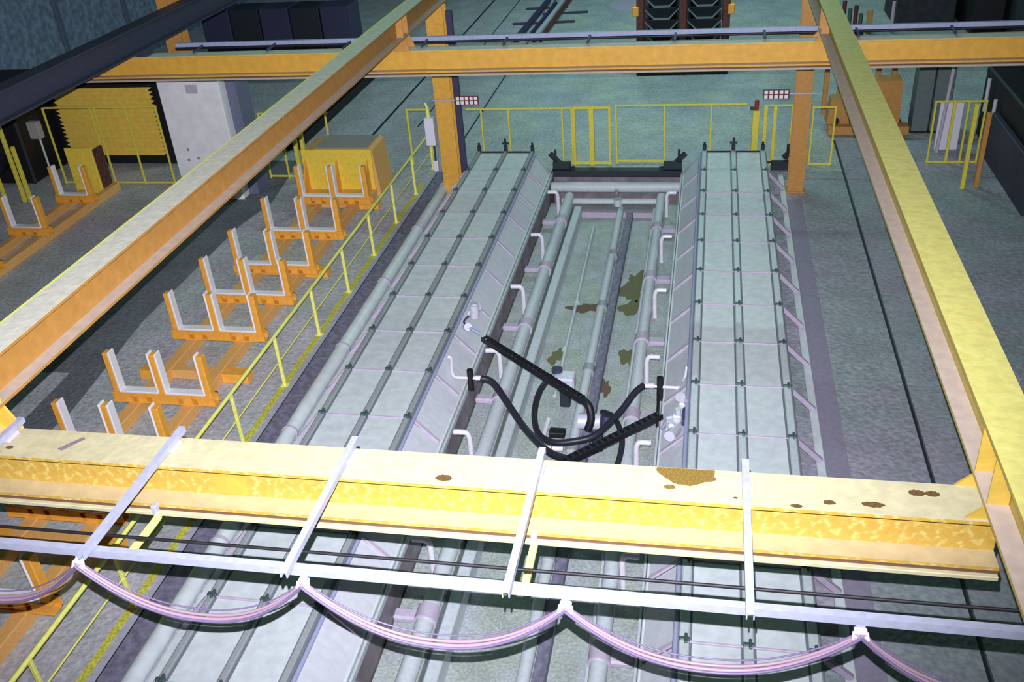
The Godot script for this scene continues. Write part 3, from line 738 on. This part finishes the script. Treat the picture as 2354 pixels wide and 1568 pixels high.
# ---------------------------------------------------------------- handrail and gates
func handrail() -> void:
	var t := thing("guard_railing", "long lime yellow guard railing between the roll rack and the left tank cover", "railing", Vector3(-7.9, 0, 0))
	var s := sn(); tube(s, [Vector3(0, 1.10, -25.75), Vector3(0, 1.10, 3)], 0.036, 10); part("handrail", s, M.lime, t)
	s = sn(); tube(s, [Vector3(0, 0.55, -25.75), Vector3(0, 0.55, 3)], 0.016, 8); part("mid_rail", s, M.lime, t)
	s = sn(); box(s, Vector3(0, 0.55, 0), Vector3(0.065, 1.1, 0.05), 0.008)
	box(s, Vector3(0, 0.008, 0), Vector3(0.14, 0.016, 0.12), 0.003)
	var pm := mesh_of(s, M.lime)
	for k in 15:
		put("post", pm, t, Vector3(0, 0, -25.7 + 1.91 * k))

func frame(called: String, label: String, category: String, m: Material, at: Vector3, x1: float, y0: float, y1: float, posts: Array, w := 0.05, bottom := true, turn := 0.0) -> Node3D:
	var t := thing(called, label, category, at)
	t.rotation.y = turn
	var s := sn(); span(s, Vector3(0, y1 - w, -w * 0.4), Vector3(x1, y1, w * 0.4), 0.006); part("top_rail", s, m, t)
	if bottom:
		s = sn(); span(s, Vector3(0, y0, -w * 0.4), Vector3(x1, y0 + w, w * 0.4), 0.006); part("bottom_rail", s, m, t)
	for p in posts:
		var pw: float = p[1] if p is Array else w
		var px: float = p[0] if p is Array else p
		s = sn(); span(s, Vector3(px - pw * 0.5, 0.0, -pw * 0.5), Vector3(px + pw * 0.5, y1 - 0.01, pw * 0.5), 0.006); part("post", s, m, t)
	return t

func gates() -> void:
	var F: Material = M.fence
	frame("fence_panel", "short yellow fence panel left of the yellow column, at the end of the handrail", "fence", F, Vector3(-8.65, 0, -26.1), 0.72, 0.0, 1.70, [0.03, 0.7], 0.055, false)
	frame("fence_panel", "yellow fence panel just right of the yellow column, behind the left tank end", "fence", F, Vector3(-6.85, 0, -26.1), 3.1, 0.05, 1.69, [0.45, 1.25, 2.8, 3.07], 0.05, false)
	frame("gate", "narrow yellow gate frame with a thick middle post, behind the trench end", "gate", F, Vector3(-3.74, 0, -26.05), 1.08, 0.03, 1.72, [0.03, [0.53, 0.14], 1.04], 0.07)
	frame("gate", "wide yellow gate with three uprights, behind the trench end and the right tank", "gate", F, Vector3(-2.55, 0, -26.15), 3.6, 0.05, 1.73, [0.03, 1.38, 2.65], 0.05, false)
	var s := sn(); span(s, Vector3(-2.55, 0.05, -26.17), Vector3(-1.15, 0.11, -26.13), 0.006)
	part("bottom_rail", s, F, get_node("gate_001")).position = Vector3(2.55, 0, 26.15)
	frame("fence_panel", "yellow fence panel between the red signal lamp and the orange column", "fence", F, Vector3(1.50, 0, -26.1), 0.85, 0.0, 1.70, [[0.05, 0.1], [0.3, 0.1], 0.75], 0.05, false)
	frame("fence_panel", "yellow fence panel just right of the orange column", "fence", F, Vector3(2.76, 0, -26.05), 0.64, 0.0, 1.65, [0.03, 0.6], 0.05)
	var t := thing("signal_post", "yellow gate post topped by a red signal lamp", "post", Vector3(1.30, 0, -26.1))
	s = sn(); span(s, Vector3(-0.09, 0, -0.08), Vector3(0.09, 1.55, 0.08), 0.01); part("post", s, F, t)
	s = sn(); tube(s, [Vector3(0, 1.55, 0), Vector3(0, 1.82, 0)], 0.06, 10); part("signal_lens", s, M.red, t)
	s = sn(); box(s, Vector3(-0.12, 1.6, 0), Vector3(0.1, 0.08, 0.08), 0.01); part("latch", s, M.navy, t)
	# on the columns
	t = thing("control_box", "white upright control box mounted left of the yellow column", "control box", Vector3(-7.3, 1.4, -23.9))
	s = sn(); box(s, Vector3(0, 0.38, 0), Vector3(0.26, 0.76, 0.2), 0.015); part("housing", s, M.white_box, t)
	s = sn(); box(s, Vector3(0.05, -0.6, 0), Vector3(0.14, 0.3, 0.12), 0.01); part("lower_box", s, M.white_box, t)
	s = sn(); tube(s, [Vector3(0.05, 0.0, 0.0), Vector3(0.05, -0.5, 0.0)], 0.03, 8); part("conduit", s, M.navy, t)
	s = sn(); tube(s, [Vector3(-0.02, 0.76, 0), Vector3(-0.02, 1.0, 0)], 0.05, 10); tube(s, [Vector3(-0.02, 1.0, 0), Vector3(-0.06, 1.16, 0)], 0.035, 10); part("beacon", s, M.lime, t)
	for q in [[-6.86, 1.0, -23.875, "red and white chequered marker board on the arm of the yellow column"], [2.31, -1.0, -24.035, "red and white chequered marker board on the arm of the orange column"]]:
		t = thing("marker_board", q[3], "marker", Vector3(q[0], 2.62, q[2]))
		s = sn(); tube(s, [Vector3(-0.3 * q[1], 0, 0), Vector3(0.95 * q[1], 0, 0)], 0.022, 8); part("arm", s, M.lilac_steel, t)
		s = sn(); span(s, Vector3(0.35 * q[1], -0.11, 0.02), Vector3(0.98 * q[1], 0.12, 0.05), 0.004); part("board", s, M.maroon, t)
		for r in 2:
			for k in 5:
				s = sn(); box(s, Vector3((0.42 + 0.122 * k) * q[1], 0.06 - 0.115 * r, 0.055), Vector3(0.085, 0.085, 0.012), 0.003); part("white_square", s, M.white_plaster, t)

# ---------------------------------------------------------------- roll racks
func saddle(t: Node3D, z: float, xs: Array) -> void:   # one cross channel with pockets, uprights and white liners
	var x0: float = xs[0] - 0.10
	var x1: float = xs[-1] + 0.10
	var y0 := 0.24; var y1 := 0.45
	var s := sn()
	span(s, Vector3(x0, y1 - 0.03, z - 0.2), Vector3(x1, y1, z), 0.004)
	span(s, Vector3(x0, y0, z - 0.2), Vector3(x1, y0 + 0.025, z + 0.02), 0.004)
	span(s, Vector3(x0, y0, z - 0.2), Vector3(x1, y1, z - 0.17))
	var cuts := [x0]
	for i in xs.size() - 1:
		for f in [0.36, 0.68]:
			var c: float = lerpf(xs[i], xs[i + 1], f)
			cuts.append(c - 0.055); cuts.append(c + 0.055)
	cuts.append(x1)
	for i in range(0, cuts.size(), 2):
		span(s, Vector3(cuts[i], y0 + 0.025, z - 0.03), Vector3(cuts[i + 1], y1 - 0.03, z))
	var o := part("saddle", s, M.orange, t)
	for i in xs.size():
		s = sn(); span(s, Vector3(xs[i] - 0.06, y1, z - 0.17), Vector3(xs[i] + 0.06, 1.30, z - 0.01), 0.012)
		part("upright", s, M.orange, o)
		for sg in [-1.0, 1.0]:
			if (i == 0 and sg < 0) or (i == xs.size() - 1 and sg > 0): continue
			s = sn(); span(s, Vector3(xs[i] + sg * 0.06, y1, z - 0.18), Vector3(xs[i] + sg * 0.10, 1.33, z - 0.0), 0.012)
			part("liner", s, M.liner, o)
		if i < xs.size() - 1:
			s = sn(); span(s, Vector3(xs[i] + 0.10, y1, z - 0.18), Vector3(xs[i + 1] - 0.10, y1 + 0.04, z + 0.0), 0.01)
			part("liner", s, M.liner, o)

func racks() -> void:
	var t := thing("roll_rack", "long orange roll rack with white lined saddles, beside the yellow handrail", "rack", Vector3.ZERO)
	var s: SurfaceTool
	for x in [-10.42, -9.32]:
		s = sn(); span(s, Vector3(x - 0.12, 0.0, -23.4), Vector3(x + 0.12, 0.24, 2), 0.015); part("base_rail", s, M.rack_base, t)
	for z in [-22.85, -18.85, -14.35, -9.55, -5.2]:
		s = sn(); span(s, Vector3(-10.3, 0.02, z - 0.1), Vector3(-9.44, 0.22, z + 0.1), 0.012); part("cross_member", s, M.rack_base, t)
		for x in [-9.2, -10.54]:
			s = sn(); span(s, Vector3(x, 0.0, z - 0.14), Vector3(x + (0.55 if x > -10 else -0.45), 0.2, z + 0.14), 0.012); part("outrigger", s, M.orange, t)
	for z in [-22.5, -20.3, -18.42, -16.97, -15.4, -13.1, -11.5, -9.86, -8.0, -6.2]:
		saddle(t, z, [-10.74, -9.8, -8.86])
	# end stop
	var es := Node3D.new(); es.name = "end_stop"; es.position = Vector3(-10.02, 0, -23.62); t.add_child(es)
	t = es
	s = sn(); span(s, Vector3(-1.0, 0.2, -0.06), Vector3(1.03, 1.36, 0), 0.01); part("stop_plate", s, M.stop_yellow, t)
	for x in [-0.9, 0.02, 0.9]:
		s = sn(); plate(s, [Vector3(x, 0.2, 0.01), Vector3(x, 0.2, 0.5), Vector3(x, 1.1, 0.03)], Vector3(1, 0, 0), 0.05); part("gusset", s, M.orange, t)
	s = sn(); span(s, Vector3(-1.0, 0.0, -0.1), Vector3(1.03, 0.2, 0.55), 0.01); part("stop_foot", s, M.rack_base, t)
	s = sn(); prof(s, PackedVector2Array([Vector2(-0.95, 0.0), Vector2(1.15, 0.0), Vector2(1.05, 1.3), Vector2(0.95, 1.36), Vector2(-0.6, 1.36), Vector2(-0.95, 1.3)]), Vector3(0, 0, -0.07), Vector3(0, 0, -1.2)); part("stop_block", s, M.rack_base, t)
	s = sn(); span(s, Vector3(-0.6, 1.36, -1.15), Vector3(0.92, 1.39, -0.1), 0.006); part("top_plate", s, M.grey_box, t)
	# second rack
	t = thing("roll_rack", "dim orange roll rack with single bays, beyond the left runway beam", "rack", Vector3.ZERO)
	for x in [-18.0, -17.25]:
		s = sn(); span(s, Vector3(x - 0.10, 0.0, -24.0), Vector3(x + 0.10, 0.24, -8), 0.015); part("base_rail", s, M.rack_base, t)
	for z in [-22.45, -20.25, -18.2, -16.2]:
		saddle(t, z, [-18.12, -17.1])
	s = sn(); span(s, Vector3(-18.2, 0.1, -23.5), Vector3(-17.35, 1.5, -23.42), 0.01); part("stop_plate", s, M.stop_yellow, t)
	s = sn(); span(s, Vector3(-17.42, 0.0, -24.0), Vector3(-17.35, 1.4, -23.5), 0.01); part("stop_side", s, M.rust, t)

# ---------------------------------------------------------------- festoons
func festoon(called: String, label: String, at: Vector3, arms: Array, x0: float, x1: float, zs: float, arm_back: float, m: Material) -> Node3D:
	var t := thing(called, label, "festoon rail", at)
	var s := sn(); prof(s, channel(0.062, 0.075, 0.012), Vector3(x0, -0.09, zs), Vector3(x1, -0.09, zs)); part("rail", s, m, t)
	for x in arms:
		s = sn(); prof(s, channel(0.06, 0.06, 0.01), Vector3(x, 0.0, arm_back), Vector3(x, 0.0, zs + 0.16 * signf(zs - arm_back))); part("arm", s, m, t)
		s = sn(); box(s, Vector3(x, -0.05, arm_back + 0.22 * signf(zs - arm_back)), Vector3(0.10, 0.04, 0.16), 0.006); part("arm_pad", s, M.lilac_steel, t)
	return t

func festoons() -> void:
	var s: SurfaceTool
	festoon("festoon_track", "white festoon rail on five arms bolted to the front cross beam", Vector3(0, 4.80, -6.60), [-6.58, -4.83, -3.08, -1.33, 0.42], -8.4, 3.6, 1.58, 0.0, M.rail_grey)
	# wire rope beside it
	s = sn(); tube(s, [Vector3(-8.4, 4.62, -5.30), Vector3(3.6, 4.62, -5.31)], 0.015, 6)
	lone("wire_rope", s, M.black, "thin black wire rope running along behind the white festoon rail", "rope")
	# trolleys
	var xs := [-7.1, -4.99, -3.0, -0.91, 1.19, 3.3]
	var places := ["left of the frame edge", "over the yellow handrail", "over the left tank cover", "over the middle of the trench", "over the bare right floor", "right of the frame edge"]
	for i in xs.size():
		var t := thing("cable_trolley", "white cable trolley on the front festoon rail, %s" % places[i], "trolley", Vector3(xs[i], 4.64, -5.02), "trolleys on the front festoon rail")
		s = sn(); box(s, Vector3(0, 0.03, 0), Vector3(0.07, 0.05, 0.045), 0.008); part("carriage", s, M.white_metal, t)
		s = sn(); box(s, Vector3(0, -0.02, 0.03), Vector3(0.09, 0.03, 0.06), 0.012); part("cable_saddle", s, M.white_metal, t)
		s = sn(); for dx in [-0.045, 0.0, 0.045]: tube(s, [Vector3(dx, -0.02, 0.04), Vector3(dx * 1.2, -0.07, 0.07)], 0.011, 6)
		box(s, Vector3(0, -0.055, 0.055), Vector3(0.11, 0.02, 0.03), 0.006); part("clamp_bolt", s, M.white_metal, t)
	# hanging cable, one continuous run of three strands
	var c := thing("festoon_cable", "pinkish grey festoon cable hanging in loops from the white trolleys", "cable", Vector3(0, 0, -5.0))
	var strand := [[0.0, 0.0, 0.016, 0.50, "cable"], [0.022, 0.008, 0.012, 0.515, "cable_dark"], [-0.018, 0.012, 0.013, 0.485, "cable"], [-0.03, 0.02, 0.007, 0.44, "cable_dark"]]
	for q in strand:
		for i in xs.size() - 1:
			var pts := []
			for k in 25:
				var f := k / 24.0
				var w: float = q[3] * (1.0 + (0.04 if i % 2 == 0 else -0.02))
				pts.append(Vector3(lerpf(xs[i], xs[i + 1], f), 4.60 + q[1] - w * (1.0 - pow(absf(2.0 * f - 1.0), 2.2)), q[0] + 0.05))
			s = sn(); tube(s, pts, q[2], 8); part("strand", s, M[q[4]], c)
	# yellow hooks under the front beam
	for q in [[-5.02, "yellow bent hook bar under the front beam, near the handrail"], [-1.36, "yellow bent hook bar under the front beam, over the trench"]]:
		var t := thing("hook_bar", q[1], "hook", Vector3(q[0], 4.14, -6.0))
		s = sn()
		var pts := [Vector3(-0.22, 0.0, -0.16), Vector3(-0.04, 0.0, -0.16), Vector3(0.03, 0.0, -0.08), Vector3(0.03, 0.0, 0.06), Vector3(0.0, -0.02, 0.42)] if q[0] < -3.0 else [Vector3(0, 0.0, -0.12), Vector3(0, 0.0, 0.0), Vector3(0, -0.02, 0.38)]
		for i in pts.size() - 1:
			bar(s, pts[i], pts[i + 1], 0.065, 0.05, 0.008)
		part("bar", s, M.lime, t)
		s = sn(); span(s, Vector3(-0.025, 0.0, -0.14), Vector3(0.03, 0.12, -0.07), 0.006); part("lug", s, M.rail_grey, t)
	# back festoon rail on the far beam
	var arms := []
	for k in 11: arms.append(-11.9 + 1.86 * k)
	var b := thing("festoon_track", "lilac grey conductor rail on short arms along the far cross beam", "festoon rail", Vector3(0, 4.78, -20.9))
	s = sn(); prof(s, channel(0.08, 0.09, 0.012), Vector3(-12.6, 0.07, -0.42), Vector3(10.4, 0.07, -0.42)); part("rail", s, M.blue_rail, b)
	s = sn(); tube(s, [Vector3(-12.6, 0.0, -0.36), Vector3(10.4, 0.0, -0.36)], 0.03, 6); part("conductor", s, M.black, b)
	for x in arms:
		s = sn(); bar(s, Vector3(x, 0.02, 0.10), Vector3(x, 0.05, -0.5), 0.05, 0.05, 0.006); part("arm", s, M.navy, b)

# ---------------------------------------------------------------- far and side things
func far_things() -> void:
	var s: SurfaceTool
	var t := thing("trough_rack", "rust red rack holding two stacks of grey V troughs, beyond the far beam", "rack", Vector3(-0.98, 0, -35.4))
	for x in [-1.5, 0.0, 1.5]:
		s = sn(); span(s, Vector3(x - 0.13, 0.0, 0.1), Vector3(x + 0.13, 4.2, 0.4), 0.02); part("post", s, M.rust, t)
		s = sn(); span(s, Vector3(x - 0.13, 0.0, -2.2), Vector3(x + 0.13, 4.2, -1.9), 0.02); part("post", s, M.rust, t)
	s = sn(); span(s, Vector3(-1.6, 0.0, -2.2), Vector3(1.6, 0.14, 0.42), 0.01); part("base", s, M.black, t)
	for x in [-1.66, 1.66]:
		s = sn(); span(s, Vector3(x - 0.12, 2.1, -0.1), Vector3(x + 0.12, 2.45, 0.42), 0.03); part("bracket", s, M.orange, t)
	for c in 2:
		for k in 9:
			var x0 := -1.36 + 1.5 * c
			var y := 0.25 + 0.42 * k
			s = sn()
			prof(s, PackedVector2Array([Vector2(0.02, 0.36), Vector2(0.34, 0.02), Vector2(0.88, 0.02), Vector2(1.2, 0.36), Vector2(1.2, 0.40), Vector2(0.86, 0.07), Vector2(0.36, 0.07), Vector2(0.02, 0.40)]), Vector3(x0, y, 0.3), Vector3(x0, y, -2.1))
			part("trough", s, M.trough, t)
			s = sn(); prof(s, PackedVector2Array([Vector2(0.1, 0.02), Vector2(1.12, 0.02), Vector2(1.12, 0.06), Vector2(0.1, 0.06)]), Vector3(x0, y - 0.08, 0.1), Vector3(x0, y - 0.08, -2.0)); part("spacer", s, M.black, t)
	# steel bars on the far floor
	t = thing("steel_bars", "two long dark steel bars lying on the far floor with cross bearers", "bars", Vector3(-7.9, 0, -44))
	for q in [[-0.15, "navy", 0.26, -3.7, 3.7], [0.32, "navy", 0.12, -3.0, 3.4], [0.62, "white_metal", 0.2, -4.6, 3.8], [0.9, "rust", 0.16, -4.6, 3.8]]:
		s = sn(); bar(s, Vector3(q[0], 0.16, q[4]), Vector3(q[0] + 0.25, 0.16, q[3]), q[2], 0.12, 0.01); part("bar", s, M[q[1]], t)
	for q in [[-0.8, 1.6, 2.9], [-0.9, 1.9, 0.6], [0.2, 2.3, -1.2], [-0.8, 1.2, -2.4]]:
		s = sn(); bar(s, Vector3(q[0], 0.05, q[2]), Vector3(q[1], 0.05, q[2] - 0.2), 0.12, 0.09, 0.01); part("bearer", s, M.navy, t)
	s = sn(); tube(s, [Vector3(-3.3, 0.0, -47.0), Vector3(-3.3, 0.006, -47.0)], 1.5, 32)  # lamp reflection on the floor, painted as a pale disc
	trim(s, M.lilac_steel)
	# orange transfer cart on the rail groove
	t = thing("transfer_cart", "orange transfer cart at the far end of the floor rail, behind the right runway beam", "cart", Vector3(4.6, 0, -28.7))
	s = sn(); span(s, Vector3(-1.1, 0.04, 0.0), Vector3(1.15, 0.3, 0.4), 0.02); part("bumper", s, M.column_orange, t)
	s = sn(); span(s, Vector3(-1.0, 0.1, -1.6), Vector3(1.0, 0.3, 0.0), 0.02); part("deck", s, M.rust, t)
	for q in [[-1.15, -0.5, 1.0], [-0.35, 0.9, 1.55]]:
		s = sn(); prof(s, PackedVector2Array([Vector2(q[0], 0.3), Vector2(q[1], 0.3), Vector2(q[1] - 0.05, q[2]), Vector2(q[0] + 0.1, q[2])]), Vector3(0, 0, 0.1), Vector3(0, 0, -0.5)); part("stop_plate", s, M.column_orange, t)
	for x in [-1.15, -0.75, 0.3, 0.75]:
		s = sn(); span(s, Vector3(x - 0.07, 0.3, -0.9), Vector3(x + 0.07, 2.0, -0.75), 0.01); part("guide_post", s, M.column_orange, t)
	for x in [-0.85, -0.35]:
		s = sn(); tube(s, [Vector3(x, 0.4, 0.1), Vector3(x, 0.4, 0.2)], 0.07, 10); part("buffer", s, M.black, t)
	# right side cabinets, panel, fences and poles
	t = thing("cabinet", "tall grey green cabinet with two leaves, right of the orange cart", "cabinet", Vector3(6.55, 0, -28.6))
	for q in [[-0.7, -0.24], [-0.2, 0.3]]:
		s = sn(); span(s, Vector3(q[0], 0.05, -0.6), Vector3(q[1], 2.3, 0), 0.02); part("leaf", s, M.cabinet, t)
	s = sn(); span(s, Vector3(-0.72, 0.0, -0.62), Vector3(0.32, 0.05, 0.0), 0.01); part("plinth", s, M.black, t)
	s = sn(); span(s, Vector3(6.25, 0.0, -27.3), Vector3(6.85, 1.35, -27.2), 0.015)
	lone("screen_panel", s, M.white_box, "pale board standing behind the dim yellow fence at right", "panel")
	s = sn(); tube(s, [Vector3(6.28, 0, -27.0), Vector3(6.38, 2.4, -27.0)], 0.05, 8)
	lone("lilac_pole", s, M.lilac_steel, "thin lilac grey pole beside the pale board at right", "pole")
	frame("fence_panel", "dim yellow fence panel with four posts in front of the pale board", "fence", M.fence, Vector3(5.86, 0, -26.2), 1.3, 0.0, 1.72, [0.03, [0.5, 0.07], 0.85, 1.27], 0.05)
	s = sn(); span(s, Vector3(6.38, 0.0, -24.45), Vector3(6.48, 2.2, -24.35), 0.01)
	lone("guard_post", s, M.fence, "tall dim yellow post in front of the right fence panel, left of two", "post")
	s = sn(); span(s, Vector3(6.72, 0.0, -24.55), Vector3(6.83, 1.95, -24.43), 0.01)
	lone("guard_post", s, M.column_orange, "tall dim orange post in front of the right fence panel, right of two", "post")
	t = thing("machine_guard", "black machine guard with pale rods against the right wall", "machine", Vector3(8.0, 0, -25.0))
	s = sn(); span(s, Vector3(-0.4, 0, -3.5), Vector3(1.6, 2.0, 2.5), 0.05); part("housing", s, M.black, t)
	for q in [[-0.55, 1.0, -2.5], [-0.55, 0.7, -1.6], [-0.55, 0.2, 0.6]]:
		s = sn(); tube(s, [Vector3(q[0], q[1], q[2]), Vector3(q[0], q[1] + 0.9, q[2])], 0.05, 8); part("rod", s, M.white_metal, t)
	s = sn(); span(s, Vector3(-0.6, 0.0, -1.5), Vector3(-0.45, 1.3, 2.3), 0.02); part("side_panel", s, M.dark_beam, t)
	t = thing("machine_block", "dark machine block behind the far beam at upper right", "machine", Vector3(8.4, 0, -41))
	s = sn(); span(s, Vector3(-1.2, 0, -3), Vector3(1.0, 1.5, 0), 0.05); part("housing", s, M.wall_dark, t)
	s = sn(); span(s, Vector3(1.3, 0, -4), Vector3(2.4, 2.2, 1.5), 0.05); part("tower", s, M.black, t)
	for q in [[1.75, 2.26, 0.9], [1.95, 2.26, 0.9]]:
		s = sn(); box(s, Vector3(q[0], q[1], q[2]), Vector3(0.14, 0.08, 0.14), 0.01); part("cap", s, M.white_metal, t)
	t = thing("pipe_stand", "stand of red and green upright pipes beyond the far beam at right", "pipes", Vector3(5.45, 0, -40.2))
	for q in [[-0.35, "maroon", 1.3], [-0.12, "pipe_green", 1.0], [0.1, "maroon", 1.1], [0.3, "pipe_green", 0.8]]:
		s = sn(); tube(s, [Vector3(q[0], 0, 0), Vector3(q[0], q[2], 0)], 0.08, 8); part("pipe", s, M[q[1]], t)
	s = sn(); span(s, Vector3(-0.5, 0.0, -0.2), Vector3(0.45, 0.06, 0.2), 0.01); part("foot", s, M.dark_steel, t)
	s = sn(); span(s, Vector3(6.0, 0, -40.4), Vector3(6.2, 0.9, -40.2), 0.02)
	lone("bollard", s, M.column_orange, "small orange bollard beside the red and green pipes", "bollard")
	s = sn(); tube(s, [Vector3(6.95, 0, -40.3), Vector3(6.95, 1.2, -40.3)], 0.07, 8)
	lone("stand_pipe", s, M.lilac_steel, "lone lilac grey stand pipe behind the far beam at right", "pipe")
	# left side
	t = thing("slat_curtain", "yellow slatted curtain with jagged edges behind the left fence", "curtain", Vector3(-18.25, 0, -26.0))
	for k in 16:
		s = sn()
		var y := 0.35 + 0.136 * k
		plate(s, [Vector3(-1.62, y, 0), Vector3(1.56, y, 0), Vector3(1.70, y + 0.09, 0), Vector3(1.56, y + 0.134, 0), Vector3(-1.62, y + 0.134, 0), Vector3(-1.76, y + 0.09, 0)], Vector3(0, 0, 1), 0.05)
		part("slat", s, M.curtain, t)
	s = sn(); span(s, Vector3(-1.7, 2.5, -0.1), Vector3(1.7, 2.62, 0.05), 0.02); part("head_rail", s, M.black, t)
	s = sn(); span(s, Vector3(-2.0, 0.0, -0.3), Vector3(1.9, 2.9, -0.15), 0.02); part("backing", s, M.black, t)
	frame("fence_panel", "tall yellow mesh frame fence in front of the slatted curtain", "fence", M.fence, Vector3(-19.3, 0, -24.45), 3.75, 0.03, 2.4, [0.03, 1.58, 1.72, 2.72, 3.7], 0.05)
	frame("fence_panel", "yellow fence panel between the white pillar and the end stop", "fence", M.fence, Vector3(-12.75, 0, -24.95), 2.15, 0.05, 2.0, [0.03, 0.62, [1.0, 0.11], [1.22, 0.11], 2.07], 0.05)
	for q in [[-20.4, 2.0, "dim yellow guard post at the far left, nearest the frame edge"], [-19.75, 2.35, "dim yellow guard post at the far left, beside the grey box"], [-19.55, 1.7, "thinner dim yellow guard post at the far left, before the black machine"]]:
		s = sn(); span(s, Vector3(q[0] - 0.05, 0, -23.1), Vector3(q[0] + 0.05, q[1], -23.0), 0.01)
		lone("guard_post", s, M.fence, q[2], "post")
	t = thing("terminal_box", "grey terminal box on a thin stand at the far left", "box", Vector3(-19.05, 0, -23.6))
	s = sn(); span(s, Vector3(-0.18, 1.75, -0.1), Vector3(0.18, 2.25, 0.1), 0.02); part("housing", s, M.grey_box, t)
	s = sn(); tube(s, [Vector3(0.05, 0, 0), Vector3(0.05, 1.75, 0)], 0.03, 8); part("stand", s, M.galv, t)
	t = thing("press_machine", "black machine hulk at the far left behind the guard posts", "machine", Vector3(-22.0, 0, -25))
	s = sn(); span(s, Vector3(-1.8, 0, -3), Vector3(1.7, 2.6, 0.6), 0.06); part("housing", s, M.black, t)
	s = sn(); tube(s, [Vector3(0.4, 1.1, 0.6), Vector3(0.4, 1.1, 1.0)], 0.8, 20); part("drum", s, M.black, t)
	s = sn(); span(s, Vector3(-13.2, 0, -37), Vector3(-12.75, 0.3, -27.3), 0.02)
	lone("floor_curb", s, M.black, "long black steel curb on the far left floor, behind the white pillar", "curb")
	t = thing("switch_bank", "dark navy switchgear cabinets standing on the far left floor", "cabinet", Vector3(-17.5, 0, -37))
	for k in 5:
		s = sn(); span(s, Vector3(-3.0 + 1.3 * k, 0, -1.2), Vector3(-1.76 + 1.3 * k, 2.4, 0), 0.03); part("cubicle", s, M.navy if k % 2 == 0 else M.dark_steel, t)

# ---------------------------------------------------------------- build
func _ready() -> void:
	materials()
	var cam := Camera3D.new()
	cam.name = "camera"
	cam.position = CAM_AT
	cam.rotation = Vector3(-0.541771, 0.227383, -0.0821512)   # pitch, yaw, roll
	cam.fov = 39.462
	cam.near = 0.1; cam.far = 200.0
	add_child(cam)
	cam.current = true
	var we := WorldEnvironment.new()
	we.name = "environment"
	var e := Environment.new()
	e.background_mode = Environment.BG_COLOR
	e.background_color = Color(0.02, 0.025, 0.03)
	e.tonemap_mode = Environment.TONE_MAPPER_LINEAR
	e.tonemap_exposure = 1.0
	e.sdfgi_enabled = true; e.ssao_enabled = true; e.ssil_enabled = true
	we.environment = e
	add_child(we)
	flash_unit(cam.transform)
	var lamps := [[-8.5, -19.6, 8.0], [3.0, -19.6, 5.0], [-4.0, -33.0, 40.0], [1.0, -33.0, 38.0], [-5.0, -45.0, 38.0], [3.0, -45.0, 36.0]]
	for i in lamps.size():
		hall_lamp(Vector3(lamps[i][0], 12.4, lamps[i][1]), i, lamps[i][2], Color(0.62, 1.0, 0.82) if i < 2 else Color(0.80, 1.0, 1.0))
	setting()
	steelwork()
	tanks()
	trench()
	handrail()
	racks()
	gates()
	festoons()
	far_things()
	fittings()
